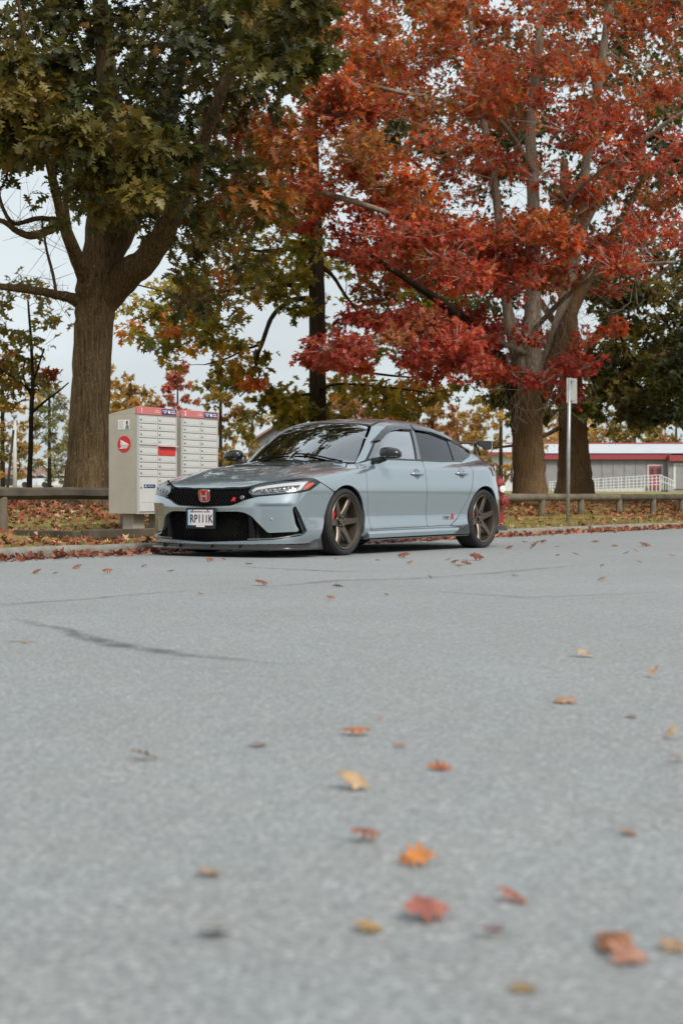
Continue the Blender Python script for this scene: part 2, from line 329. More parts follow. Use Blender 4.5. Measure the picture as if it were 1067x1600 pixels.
# local frame: x along the front to the right, y into the grass, z up; front face at y=0
FACE = Matrix.Rotation(R(90), 4, 'X')
def on_face(x, z, off=.004): return Matrix.Translation((x, -off, z)) @ FACE
door_me = {}
def door_mesh(w, h):
    k = (round(w, 4), round(h, 4))
    if k not in door_me:
        d = MB(); d.box((0, 0, 0), (w, .014, h), bev=.003); d.box((w * .03, -.0078, h * .08), (w * .86, .003, h * .62)); door_me[k] = d.mesh('mail_door', BOXW)
    return door_me[k]
lock_me = MB().lathe([(.011, 0), (.011, .006), (.007, .009), (.0005, .009)], 12, FACE).mesh('lock', LOCK, smooth=True)
def mailbox(a, p, num, label, red_slot):
    q = kp(a, p); z = .128
    E_ = empty('cluster_mailbox', (q.x, q.y, z), R(90) - KA, label, 'mailbox', 'cluster mailboxes')
    c = MB(); c.box((BW / 2, BD / 2 + .006, (BZ0 + BZ1) / 2), (BW, BD - .012, BZ1 - BZ0), bev=.006)
    CABN = c.build('cabinet', BOXS, E_)
    h = MB(); h.prism([(0, BZ1 + .001), (BD - .012, BZ1 + .001), (BD - .012, BZ1 + .006), (0, BZ2)], 0, BW, Matrix(((0, 0, 1, 0), (1, 0, 0, .010), (0, 1, 0, 0), (0, 0, 0, 1)))); h.build('roof_wedge', BOXS, E_)
    fr = MB(); fr.box((BW / 2, .001, (BZ0 + BZ1) / 2), (BW + .004, .012, BZ1 - BZ0)); fr.build('front_frame', plain('mailbox_frame', (.40, .40, .395), .6) if 'mailbox_frame' not in MATS else MATS['mailbox_frame'], E_)
    hd = MB(); hd.box((BW / 2, .0, BZ1 + .042), (BW + .012, .030, .090), bev=.006); HD = hd.build('header_band', BOXR, E_)
    txt(num, 'number', .072, PALE, HD, on_face(.072, BZ1 + .043, .0155), bold=.0015)
    nb = MB(); nb.box((.575, -.0165, BZ1 + .043), (.27, .004, .066)); nb.build('logo_panel', NAVY, HD)
    MB().lathe([(.020, 0), (.020, .003), (.0005, .003)], 20, on_face(.575, BZ1 + .043, .018)).build('logo_disc', PALE, HD)
    txt('CANADA\nPOST', 'maker_name', .022, PALE, HD, on_face(.500, BZ1 + .043, .0187), bold=.0006); txt('POSTES\nCANADA', 'maker_name', .022, PALE, HD, on_face(.650, BZ1 + .043, .0187), bold=.0006)
    txt('Mail box\nBoite postale', 'small_print', .018, PALE, HD, on_face(.36, BZ1 + .043, .0156))
    W = .325; x0s = (.036, .379); top = BZ1 - .022; ph = .0835
    for ci, x0 in enumerate(x0s):
        zc = top; rows = []
        if num == '1': rows = ([ph] * 4 + ['gap', .032] + [ph] * 4 + ['parcel']) if ci == 0 else ([ph] * 4 + ['slot', .118] + [ph] * 4 + ['parcel'])
        else: rows = [ph] * 9 + ['parcel']
        i = 0
        while i < len(rows):
            k = rows[i]
            if k == 'gap': zc -= rows[i + 1]; i += 2; continue
            if k == 'slot':
                hh = rows[i + 1]; s_ = MB(); s_.box((x0 + W / 2, -.006, zc - hh / 2), (W - .008, .014, hh - .012), bev=.003); SL = s_.build('outgoing_slot', BRIGHT_RED, E_)
                s2 = MB(); s2.box((x0 + W / 2 + .006, -.026, zc - .004), (W + .010, .055, .010)); s2.build('slot_hood', plain('slot_hood_pale', (.70, .50, .49), .5) if 'slot_hood_pale' not in MATS else MATS['slot_hood_pale'], SL)
                link('lock', lock_me, SL, (x0 + .05, -.013, zc - hh * .62)); zc -= hh; i += 2; continue
            hgt = (zc - BZ0 - .022) if k == 'parcel' else k
            d = link('parcel_door' if k == 'parcel' else 'mail_door', door_mesh(W, hgt - .010), E_, (x0 + W / 2, -.008, zc - hgt / 2))
            if k == 'parcel' and num == '1':
                l_ = MB(); l_.box((x0 + .16 - W / 2 - x0 + .015, -.010, .095), (.205, .003, .042)); 
                L_ = l_.build('door_label', NAVY, d); txt('AB'[ci], 'door_letter', .040, PALE, L_, on_face(-.060, .095, .0120), bold=.001)
                txt('Parcel / Colis', 'small_print', .020, PALE, L_, on_face(.030, .095, .0120))
            link('lock', lock_me, d, (-W / 2 + .022, -.008, (.08 if k == 'parcel' else .002)))
            zc -= hgt; i += 1
    pd = MB(); pd.box((.20, BD / 2, BZ0 / 2 - .06), (.20, .16, BZ0 + .12)); pd.box((.62, BD / 2, BZ0 / 2 - .06), (.10, .16, BZ0 + .12)); pd.build('pedestal', BOXS, E_)
    if num == '1':      # decals on the left side wall
        SIDE = lambda y, z, off=.004: Matrix.Translation((-off, y, z)) @ Matrix.Rotation(R(-90), 4, 'Z') @ Matrix.Rotation(R(90), 4, 'X')
        lg = MB().lathe([(.096, 0), (.096, .003), (.0005, .003)], 36, SIDE(.185, 1.04, .001)).build('round_logo', POSTRED, E_)
        w = MB(); MS = SIDE(.185, 1.04, .0025)
        w.prism([(-.052, .052), (.078, -.006), (-.018, -.012)], .002, .004, MS); w.prism([(-.052, .052), (-.030, -.010), (-.046, -.022)], .002, .0041, MS)
        for k in range(3): w.prism([(-.034 - k * .012, -.018 - k * .013), (.070 - k * .010, -.013 - k * .013), (.066 - k * .010, -.021 - k * .013), (-.042 - k * .012, -.027 - k * .013)], .002, .0042, MS)
        w.build('envelope_mark', PALE, lg)
        st = MB().prism([(-.085, -.056), (.085, -.056), (.085, .056), (-.085, .056)], .0, .002, SIDE(.19, 1.265, .002)).build('notice_sticker', PALE, E_)
        pc = MB(); MS = SIDE(.19, 1.265, .004); pc.prism([(.025,-.05),(.08,-.05),(.075,-.01),(.062,.0),(.04,-.004),(.028,-.02)], .001, .0016, MS); pc.build('sticker_print', plain('sticker_teal', (.10, .26, .26), .6), st)
        pc = MB(); pc.prism([(.05 + .016 * math.cos(R(20 * k)), .022 + .024 * math.sin(R(20 * k))) for k in range(18)], .001, .0018, MS); pc.build('sticker_print', plain('sticker_brown', (.16, .07, .04), .6), st)
        for k in range(5): l_ = MB(); l_.prism([(-.07, .040 - k * .019), (.0 - .01 * (k % 2), .040 - k * .019), (.0 - .01 * (k % 2), .034 - k * .019), (-.07, .034 - k * .019)], .001, .0016, MS); l_.build('sticker_line', plain('sticker_ink', (.35, .34, .33), .6) if 'sticker_ink' not in MATS else MATS['sticker_ink'], st)
    return E_
mailbox(3.53, 1.28, '1', 'left grey cluster mailbox with red header number 1 and red slot', True)
mailbox(4.375, 1.30, '2', 'right grey cluster mailbox with red header number 2, partly behind the car', False)

# sign pole
GALV = noisy('galvanised_steel', (.30, .31, .32), (.42, .43, .44), 12, .42, metal=.55, lo=.3, hi=.7)
aS = at_px(886.5, .6); q = kp(aS, .6); zb = float(gz(q.x, q.y))
SIGN = empty('sign_post', (q.x, q.y, zb), 0, 'thin galvanised sign pole standing in the grass right of the car', 'sign post')
MB().tube([(0, 0, -.2), (.01, 0, 1.2), (.026, 0, 2.47)], .031, 16).build('pole', GALV, SIGN, smooth=True)
MB().box((.075, .075, 2.27), (.012, .30, .42), rz=R(-43), bev=.004).build('sign_plate', noisy('sign_back', (.36, .355, .32), (.44, .43, .38), 5, .45, metal=.3), SIGN)
MB().box((.075 - .028, .075 - .032, 2.27), (.02, .03, .44), rz=R(-43)).build('sign_channel', GALV, SIGN)
for z_ in (2.10, 2.43): MB().box((.045, .025, z_), (.11, .09, .028), rz=R(-43), bev=.006).build('bracket', GALV, SIGN)
# hydrant
HR = noisy('hydrant_red', (.20, .016, .016), (.28, .028, .026), 9, .45, coat=.2)
aH = at_px(779.5, 1.5); q = kp(aH, 1.5); HYD = empty('fire_hydrant', (q.x, q.y, float(gz(q.x, q.y)) - .02), R(20), 'red fire hydrant with a white cap behind the car tail', 'hydrant'); HYD.scale = (.82, .82, .98)
MB().lathe([(.13, 0), (.13, .03), (.095, .035), (.09, .50), (.115, .505), (.115, .54), (.10, .545), (.098, .66), (.125, .665), (.125, .70), (.105, .71), (.08, .76), (.04, .79), (.03, .79), (.03, .83), (.0005, .83)], 24).build('barrel', HR, HYD, angle=40)
MB().lathe([(.062, 0), (.062, .14), (.075, .14), (.075, .20), (.03, .21), (.03, .235), (.0005, .235)], 18, Matrix.Translation((.02, -.05, .40)) @ Matrix.Rotation(R(90), 4, 'X')).build('pumper_cap', HR, HYD, angle=40)
MB().lathe([(.045, .05), (.045, .13), (.058, .13), (.058, .17), (.0005, .18)], 18, Matrix.Translation((.0, -.0, .60)) @ Matrix.Rotation(R(90), 4, 'X')).build('white_cap', PALE, HYD, angle=40)
MB().lathe([(.05, .05), (.05, .13), (.062, .13), (.062, .18), (.0005, .19)], 18, Matrix.Translation((0, 0, .42)) @ Matrix.Rotation(R(90), 4, 'Y')).build('side_cap', HR, HYD, angle=40)

# ================================================================== FAR BUILDINGS
def bld(name, Z, x0, x1, yb, label, cat='building'): 
    return empty(name, tuple(px(x0, yb, Z)), 0, label, cat)
SCH = 130.; u = SCH / 2500.          # metres per photo pixel there
SGREY = noisy('school_grey_siding', (.23, .225, .23), (.28, .275, .28), 2, .8); SRED = plain('fascia_red', (.28, .045, .052), .7); SWHITE = noisy('metal_roof_white', (.46, .49, .52), (.54, .57, .60), 1.2, .5); TRIMW = plain('white_trim', (.58, .60, .62), .6); PANE = plain('dark_pane', (.03, .035, .04), .1, coat=.5)
S = bld('school_building', SCH, 770, 1067, 766, 'long low grey school building with red fascia and white roof')
X = lambda x: (x - 770) * u
Zy = lambda y: (766 - y) * u
def fb(nm, x0, x1, y0, y1, d0, d1, mat, par): 
    c = MB(); c.box(((X(x0) + X(x1)) / 2, (d0 + d1) / 2, (Zy(y0) + Zy(y1)) / 2), (abs(X(x1) - X(x0)), abs(d1 - d0), abs(Zy(y1) - Zy(y0)))); return c.build(nm, mat, par)
fb('wall', 815, 1320, 717, 775, 0, 14, SGREY, S); fb('wall', 1040, 1320, 719, 775, -.8, -.01, SGREY, S)
k = 818
while k < 1036: fb('wall_panel', k, k + 16.6, 718.5, 763.5, -.05, -.004, SGREY, S); k += 17.4
fb('fascia', 810, 1046, 708.5, 718, -.5, 0.4, SRED, S); fb('fascia', 1040, 1325, 711.5, 721, -1.3, -.52, SRED, S)
rf = MB(); rf.prism([(-.6, Zy(708.5)), (15, Zy(708.5)), (7.5, Zy(688.5))], X(805), X(1325), Matrix(((0, 0, 1, 0), (1, 0, 0, 0), (0, 1, 0, 0), (0, 0, 0, 1)))); RF = rf.build('roof', SWHITE, S)
fb('roof_ridge', 805, 1325, 687, 689.5, 7.2, 7.9, SRED, RF)
D_ = fb('door', 1012.5, 1032.5, 728, 764, -.10, -.055, BRIGHT_RED if False else plain('door_red', (.30, .05, .06), .6), S); fb('door_frame', 1010.5, 1034.5, 726, 764, -.08, -.056, TRIMW, D_)
fb('door_window', 1015, 1020, 732, 741, -.12, -.101, PANE, D_); fb('door_window', 1025, 1030, 732, 741, -.12, -.101, PANE, D_)
G_ = fb('loading_door', 1052, 1090, 727, 764, -.90, -.82, SGREY, S); fb('door_frame', 1048, 1094, 724, 764, -.86, -.81, TRIMW, G_)
# ramp with white railing
RM = empty('access_ramp', tuple(px(862, 766, SCH - 3.)), 0, 'long white railed access ramp leading up to the red school door', 'ramp')
def bar(nm, x0, y0, x1, y1, d, r, par): 
    v = (SCH - 3) / 2500; MB().tube([((x0 - 862) * v, d, (766 - y0) * v), ((x1 - 862) * v, d, (766 - y1) * v)], r, 6).build(nm, TRIMW, par)
MB().prism([(0, -.3), (7.3, -.3), (7.3, .22), (0, .0)], 0, 1.4, Matrix(((1, 0, 0, 0), (0, 0, 1, 0), (0, 1, 0, 0), (0, 0, 0, 1)))).build('ramp_deck', plain('ramp_grey', (.5, .5, .5), .8), RM)
for d in (0., 1.4):
    for dy in (0, 5, 10, 15): bar('rail', 862, 752.5 + dy * .85, 1030, 742 + dy, d, .028, RM)
    for k in range(15): bar('rail_post', 862 + 12 * k, 752 - .75 * k, 862 + 12 * k, 768, d, .045, RM)
for k in range(6): bar('stair_rail', 1032 + k * 3.6, 744 + k * 1.5, 1032 + k * 3.6, 766, 0, .035, RM)
bar('stair_rail', 1030, 742, 1053, 752, 0, .04, RM); bar('stair_rail', 1030, 751, 1053, 760, 0, .04, RM)
# white annexe left of the school
AN = bld('white_annexe', 120., 755, 812, 764, 'white sided building behind the hydrant and wing'); v = 120. / 2500
c = MB(); c.box((30 * v, 4, 26 * v), (66 * v, 8, 62 * v)); c.build('wall', noisy('annexe_white', (.55, .56, .57), (.64, .65, .66), 2, .8), AN)
for x_ in (14, 22, 34, 44, 52): c = MB(); c.box((x_ * v, -.04, 24 * v), (3.2 * v, .06, 26 * v)); c.build('window', PANE, AN)
c = MB(); c.prism([(-.6, 57.2 * v), (8.5, 57.2 * v), (4, 73 * v)], -6 * v, 66 * v, Matrix(((0, 0, 1, 0), (1, 0, 0, 0), (0, 1, 0, 0), (0, 0, 0, 1)))); c.build('roof', SWHITE, AN); c = MB(); c.box((30 * v, -.65, 55 * v), (73 * v, .1, 4 * v)); c.build('fascia', SRED, AN)
# grey gable beyond the windscreen
GB_ = bld('gabled_house', 95., 388, 470, 762, 'grey gabled house with a reddish roof edge beyond the windscreen'); v = 95. / 2500
c = MB(); c.prism([(0, 0), (110 * v, 0), (110 * v, 68 * v), (55 * v, 102 * v), (0, 68 * v)], 0, 9, Matrix(((1, 0, 0, 0), (0, 0, 1, 0), (0, 1, 0, 0), (0, 0, 0, 1)))); c.build('wall', noisy('house_grey', (.15, .14, .15), (.20, .19, .20), 2, .85), GB_)
c = MB(); c.prism([(-3 * v, 66 * v), (55 * v, 103 * v), (55 * v, 106.5 * v), (-3 * v, 69.5 * v)], -.5, 9.4, Matrix(((1, 0, 0, 0), (0, 0, 1, 0), (0, 1, 0, 0), (0, 0, 0, 1)))); c.prism([(55 * v, 103 * v), (113 * v, 66 * v), (113 * v, 69.5 * v), (55 * v, 106.5 * v)], -.5, 9.4, Matrix(((1, 0, 0, 0), (0, 0, 1, 0), (0, 1, 0, 0), (0, 0, 0, 1)))); c.build('roof', plain('roof_pinkish', (.30, .17, .16), .8), GB_)
c = MB(); c.box((20 * v, -.03, 40 * v), (14 * v, .06, 18 * v)); c.build('window', PANE, GB_)
# low house and lamp post at the far left
LH = bld('bungalow', 190., -60, 110, 762, 'low pale bungalow with brown roof beyond the left oak'); v = 190. / 2500
c = MB(); c.box((95 * v, 4, 7 * v), (150 * v, 8, 26 * v)); c.build('wall', plain('bungalow_wall', (.45, .43, .42), .8), LH)
c = MB(); c.prism([(-.6, 20 * v), (8.6, 20 * v), (4, 32 * v)], 15 * v, 175 * v, Matrix(((0, 0, 1, 0), (1, 0, 0, 0), (0, 1, 0, 0), (0, 0, 0, 1)))); c.build('roof', noisy('bungalow_roof', (.20, .12, .11), (.26, .16, .14), 3, .9), LH)
for x_ in (40, 75, 120, 145): c = MB(); c.box((x_ * v, -.03, 9 * v), (14 * v, .06, 10 * v)); c.build('window', PANE, LH)
LP = empty('lamp_post', tuple(px(24, 768, 62.)), 0, 'pale slim lamp post at the far left beyond the fence', 'lamp post'); v = 62. / 2500
MB().tube([(0, 0, -.3), (0, 0, 118 * v)], [.09, .06], 12).build('pole', plain('lamp_pole_grey', (.5, .5, .5), .6), LP, smooth=True); MB().box((.0, -.1, 118 * v), (.16, .42, .12), bev=.03).build('lamp_head', GALV, LP)
# staked sapling's leaning stake
STK = MB(); A = Vector(px(11, 768, 30.)); B = Vector(px(22, 672, 30.)); STK.tube([A - Vector((0, 0, .1)), B], [.028, .022], 8); STK.build('tree_stake', WOOD, smooth=True, label='thin brown stake leaning at the left edge beyond the fence', cat='stake')
# far parked cars at left
CARB = [plain('far_car_blue_white', (.55, .62, .70), .35, coat=.6), plain('far_car_silver', (.62, .65, .68), .35, coat=.6)]
for k, (x_, y_, w_, lb) in enumerate(((60, 757, 46, 'pale distant car parked in front of the bungalow, left one'), (91, 757, 34, 'pale distant car beside the left oak trunk'))):
    v = 170. / 2500; E_ = empty('far_parked_car', tuple(px(x_, y_ + 5, 170.)), R(8), lb, 'car', 'distant cars at the left'); L = 4.3
    prof = [(-.5,.10),(-.5,.30),(-.46,.38),(-.30,.42),(-.17,.60),(.14,.62),(.33,.44),(.47,.40),(.5,.30),(.5,.10)]
    MB().prism([(a * L, b_ * 2.25) for a, b_ in prof], -.85, .85, Matrix(((1, 0, 0, 0), (0, 0, 1, 0), (0, 1, 0, 0), (0, 0, 0, 1)))).build('body', CARB[k], E_)
    MB().prism([(a * L, b_ * 2.25) for a, b_ in [(-.27,.43),(-.165,.57),(.13,.585),(.27,.45)]], -.87, .87, Matrix(((1, 0, 0, 0), (0, 0, 1, 0), (0, 1, 0, 0), (0, 0, 0, 1)))).build('windows', PANE, E_)
    for s_ in (-.31, .31):
        for d in (-.8, .8): MB().lathe([(.0005, -.1), (.31, -.1), (.31, .1), (.0005, .1)], 18, Matrix.Translation((s_ * L, d, .31)) @ Matrix.Rotation(R(90), 4, 'X')).build('wheel', MATS.get('far_tyre') or plain('far_tyre', (.012, .012, .013), .6), E_)
# ================================================================== PARKED CAR
# body surface: one smooth implicit solid (s back from the front axle, t to the driver's side, z up); every panel is cut out of it
def mkcurve(pts):
    x = np.array([p[0] for p in pts], float); y = np.array([p[1] for p in pts], float)
    h = np.diff(x); d = np.diff(y) / h; m = np.zeros_like(x); m[0] = d[0]; m[-1] = d[-1]
    m[1:-1] = (h[1:] * d[:-1] + h[:-1] * d[1:]) / (h[1:] + h[:-1])
    def f(v):
        v = np.asarray(v, float); vc = np.clip(v, x[0], x[-1]); i = np.clip(np.searchsorted(x, vc) - 1, 0, len(x) - 2)
        u = (vc - x[i]) / h[i]; u2 = u * u; u3 = u2 * u
        r = (2*u3 - 3*u2 + 1) * y[i] + (u3 - 2*u2 + u) * h[i] * m[i] + (-2*u3 + 3*u2) * y[i+1] + (u3 - u2) * h[i] * m[i+1]
        return r + np.where(v < x[0], (v - x[0]) * m[0], 0) + np.where(v > x[-1], (v - x[-1]) * m[-1], 0)
    return f
def smax(a, b, k):
    h = np.clip(.5 + .5 * (a - b) / k, 0, 1); return b + (a - b) * h + k * h * (1 - h)
def smin(a, b, k): return -smax(-a, -b, k)
Wp = mkcurve([(-1.0,.80),(-.75,.865),(-.5,.905),(-.2,.930),(0,.934),(.25,.925),(.5,.903),(.9,.893),(1.4,.893),(1.9,.898),(2.3,.918),(2.6,.938),(2.85,.938),(3.1,.902),(3.4,.81),(3.7,.69)])
Dz = mkcurve([(.05,-.055),(.14,-.035),(.20,-.012),(.255,-.006),(.31,-.013),(.37,-.018),(.46,-.012),(.56,-.002),(.65,0),(.74,-.010),(.82,-.021),(.858,-.028),(.872,-.042),(.92,-.078),(.95,-.105),(1.0,-.165)])
Th = mkcurve([(-1.1,.57),(-1.0,.648),(-.9,.695),(-.7,.756),(-.4,.826),(0,.884),(.3,.915),(.6,.935),(1.5,.95),(2.3,.965),(2.9,.985),(3.2,.985),(3.5,.965),(3.7,.94)])
S0 = mkcurve([(.05,-.985),(.15,-1.0),(.25,-1.005),(.40,-1.022),(.48,-1.027),(.56,-1.005),(.64,-.975),(.70,-.93),(.8,-.83)])
PL = mkcurve([(0,0),(.2,.007),(.4,.032),(.55,.075),(.7,.15),(.8,.225),(.87,.30),(.93,.42),(1.1,.9)])
R0 = mkcurve([(.1,3.54),(.2,3.56),(.4,3.60),(.6,3.58),(.8,3.50),(.9,3.47),(1.0,3.42)])
PR = mkcurve([(0,0),(.3,.015),(.5,.06),(.65,.12),(.75,.22),(.85,.40),(1.0,.8)])
RC = mkcurve([(.0,.70),(.29,.905),(.5,1.055),(.7,1.183),(.85,1.265),(1.0,1.324),(1.15,1.362),(1.35,1.385),(1.6,1.393),(1.9,1.384),(2.2,1.352),(2.5,1.293),(2.8,1.213),(3.1,1.122),(3.3,1.06),(3.45,1.01),(3.7,.90)])
SWP = mkcurve([(0,.36),(.8,.36),(1.5,.10),(2.2,-.15),(2.8,-.28),(3.6,-.28)])
GB = mkcurve([(.2,.775),(.6,.79),(1.0,.803),(1.5,.806),(2.0,.79),(2.4,.762),(2.8,.712),(3.1,.662),(3.5,.57)])
GZ = mkcurve([(.80,.05),(.94,0),(1.05,-.045),(1.15,-.092),(1.25,-.145),(1.35,-.215),(1.45,-.31)])
def F(s, t, z):
    t = np.abs(t)
    lo = smax(t - (Wp(s) + Dz(z)), (z - (Th(s) + .010 * np.exp(-((t - .47 - .06 * s) / .07) ** 2) * np.clip((s + .95) * 4, 0, 1) - .035 * (t / .75) ** 2 - .02 * (t / .8) ** 6)) * .95, .05)
    S_ = lambda v: np.clip(v, 0, 1) ** 2 * (3 - 2 * np.clip(v, 0, 1))
    dent = .020 * S_((.500 - z) / .022) * S_((z - .17) / .06) * S_((t - .53) / .07) * S_((.865 - t) / .07) * S_((-.45 - s) / .1)
    lo = smax(lo, (S0(z) + PL(t) - s) * .9 + dent, .06); lo = smax(lo, (s - (R0(z) - PR(t))) * .9, .07)
    ct = (z - (RC(s - SWP(s) * t * t) - .045 * (t / .62) ** 2)) * .86
    cab = smax(smax((t - (GB(s) + GZ(z))) * .9, ct, .07), .80 - z, .02)
    return smin(lo, cab, .025)
def Fgrad(P, e=2e-3):
    s, t, z = P[..., 0], P[..., 1], P[..., 2]
    g = np.stack([F(s+e, t, z) - F(s-e, t, z), F(s, t+e, z) - F(s, t-e, z), F(s, t, z+e) - F(s, t, z-e)], -1)
    return g / np.maximum(np.linalg.norm(g, axis=-1, keepdims=True), 1e-9)
Z0 = .55
def surf(mode, U):
    u, v = U[:, 0], U[:, 1]
    if mode == 'roll': P = lambda r: (u, r * np.cos(v), Z0 + r * np.sin(v))
    elif mode == 'front': P = lambda r: (-.1 - r * np.cos(u), r * np.sin(u), v)
    else: P = lambda r: (2.735 + r * np.cos(u), r * np.sin(u), v)
    r = np.full(u.shape, 1.5); done = np.zeros(u.shape, bool)
    for k in range(30):
        rr = 1.5 - .05 * k; m = (F(*P(np.where(done, r, rr))) < 0) & ~done
        r = np.where(done, r, rr); done |= m
    lo, hi = r, r + .05
    for k in range(18):
        mid = (lo + hi) / 2; ins = F(*P(mid)) < 0; lo = np.where(ins, mid, lo); hi = np.where(ins, hi, mid)
    return np.stack(P((lo + hi) / 2), -1)
def _march(P, lo, hi, val):   # first crossing from hi down to lo along one coordinate, vectorised
    n = 240; g = np.linspace(hi, lo, n); v = val(g[None, :], P[:, :1], P[:, 1:2]); k = np.argmax(v < 0, axis=1)
    return g[k]
def top_pts(pts):            # (s, t) seen from above -> (s, theta)
    P = np.array(pts, float); z = _march(P, .4, 1.6, lambda g, s, t: F(s + 0 * g, t + 0 * g, g + 0 * s))
    return [(float(s), math.atan2(zz - Z0, t)) for (s, t), zz in zip(P, z)]
def side_pts(pts):           # (s, z) seen from the side -> (s, theta)
    P = np.array(pts, float); t = _march(P, .2, 1.1, lambda g, s, z: F(s + 0 * g, g + 0 * s, z + 0 * g))
    return [(float(s), math.atan2(z - Z0, tt)) for (s, z), tt in zip(P, t)]
PANEL_N = {}
def f2r(pts):                # (phi, z) on the nose -> (s, theta)
    P = surf('front', np.array(pts, float)); return [(float(p[0]), math.atan2(p[2] - Z0, p[1])) for p in P]
MET = {'roll': np.array([1., .75]), 'front': np.array([.92, 1.]), 'rear': np.array([.85, 1.])}
def flip(mode, pts): return [(u, math.pi - v) if mode == 'roll' else (-u, v) for u, v in pts]
def both(mode, half):        # half outline starting and ending on the centre line -> full outline
    return list(half) + flip(mode, half)[::-1]
def resample(P, h, smooth=False):
    out = []
    for i in range(len(P)):
        a, b = P[i], P[(i + 1) % len(P)]; n = max(1, int(np.linalg.norm(b - a) / h))
        for k in range(n): out.append(a + (b - a) * k / n)
    return np.array(out)
def chaikin(P, w=.12, cap=9.):
    out = []
    for i in range(len(P)):
        a, b = P[i], P[(i + 1) % len(P)]; k = min(w, cap / max(np.linalg.norm(b - a), 1e-9)); out += [a + (b - a) * k, b - (b - a) * k]
    return np.array(out)
def inset(P, g):
    A = .5 * np.sum(P[:, 0] * np.roll(P[:, 1], -1) - np.roll(P[:, 0], -1) * P[:, 1])
    d = np.roll(P, -1, 0) - np.roll(P, 1, 0); d /= np.maximum(np.linalg.norm(d, axis=1, keepdims=True), 1e-9)
    return P + np.stack([-d[:, 1], d[:, 0]], 1) * g * np.sign(A)
def inside(Q, P):
    x, y = Q[:, 0], Q[:, 1]; c = np.zeros(len(Q), bool); j = len(P) - 1
    for i in range(len(P)):
        xi, yi = P[i]; xj, yj = P[j]
        if yi != yj: c ^= ((yi > y) != (yj > y)) & (x < (xj - xi) * (y - yi) / (yj - yi) + xi)
        j = i
    return c
def panel(name, mode, outline, mat, parent, holes=(), off=0., depth=.02, gap=.0035, h=.028, rnd=True, skin=True, extra=None, **kw):
    """A sheet cut from the body surface along outline (minus holes), off metres proud, with an inward edge flange."""
    m = MET[mode]
    loops = []
    for k, pl in enumerate([outline] + list(holes)):
        P = np.array(pl, float) * m
        if rnd: P = chaikin(chaikin(P, .22, .012), .25, .004)
        P = resample(P, h * .8); loops.append(inset(P, gap if k == 0 else -gap))
    allp = np.concatenate(loops)
    mn, mx = allp.min(0), allp.max(0)
    gx = np.arange(mn[0] + h / 2, mx[0], h); gy = np.arange(mn[1] + h / 2, mx[1], h * .87)
    G = np.array([(x + (h / 2 if j % 2 else 0), y) for j, y in enumerate(gy) for x in gx]) if len(gx) and len(gy) else np.zeros((0, 2))
    if len(G):
        k = inside(G, loops[0])
        for q in loops[1:]: k &= ~inside(G, q)
        G = G[k]
        if len(G):
            d = np.min([np.min(np.linalg.norm(G[:, None] - lp[None], axis=2), axis=1) for lp in loops], axis=0); G = G[d > h * .45]
    V2 = np.concatenate([allp, G]) if len(G) else allp
    E = []; o = 0
    for lp in loops: E += [(o + i, o + (i + 1) % len(lp)) for i in range(len(lp))]; o += len(lp)
    rv, re, rf, ov, oe, of = delaunay_2d_cdt([Vector(p) for p in V2], E, [], 0, 1e-6)
    V2 = np.array([(p.x, p.y) for p in rv]); T = np.array([q for q in rf if len(q) == 3])
    cen = V2[T].mean(1); k = inside(cen, loops[0])
    for q in loops[1:]: k &= ~inside(cen, q)
    T = T[k]
    P3 = surf(mode, V2 / m); Nn = Fgrad(P3); P3 = P3 + Nn * off
    fn = np.cross(P3[T[:, 1]] - P3[T[:, 0]], P3[T[:, 2]] - P3[T[:, 0]])
    fl = np.sum(fn * Nn[T[:, 0]], 1) < 0; T[fl] = T[fl][:, ::-1]
    # boundary flange
    if depth:
        ed = np.concatenate([T[:, [0, 1]], T[:, [1, 2]], T[:, [2, 0]]])
        key = {}
        for a, b in ed: key[(a, b)] = 1
        B = np.array([(a, b) for a, b in ed if (b, a) not in key])
        n0 = len(P3); na = len(B)
        a, b = B[:, 0], B[:, 1]
        bn = np.cross(P3[b] - P3[a], Nn[a]); bn /= np.maximum(np.linalg.norm(bn, axis=1, keepdims=True), 1e-9)
        Va = np.concatenate([P3[a], P3[b], P3[b] - Nn[b] * depth, P3[a] - Nn[a] * depth])
        i = np.arange(na); TT = np.concatenate([np.stack([n0+na+i, n0+i, n0+3*na+i], 1), np.stack([n0+na+i, n0+3*na+i, n0+2*na+i], 1)])
        P3 = np.concatenate([P3, Va]); Nn = np.concatenate([Nn, np.tile(bn, (4, 1))]); T = np.concatenate([T, TT])
    V = P3 * np.array([1, -1, 1]); NN = Nn * np.array([1, -1, 1]); T = T[:, ::-1]
    me = npmesh(name, V, T, mat, normals=NN); PANEL_N[me.name] = NN
    return link(name, me, parent, **kw)
def pair(name, mode, outline, mat, parents, holes=(), labels=None, **kw):
    """driver's side panel and its mirror image"""
    p = parents if isinstance(parents, (list, tuple)) else (parents, parents)
    a = panel(name, mode, outline, mat, p[0], holes, **kw)
    me = a.data; n = len(me.vertices); V = np.empty(n * 3, np.float32); me.vertices.foreach_get('co', V); V = V.reshape(-1, 3) * np.array([1, -1, 1])
    F_ = np.empty(len(me.loops), np.int32); me.loops.foreach_get('vertex_index', F_); F_ = F_.reshape(-1, 3)[:, ::-1]
    b = link(name, npmesh(name, V, F_, mat, normals=PANEL_N[me.name] * np.array([1, -1, 1])), p[1]); return a, b
def cp(s, t, z): return Vector((s, -t, z))
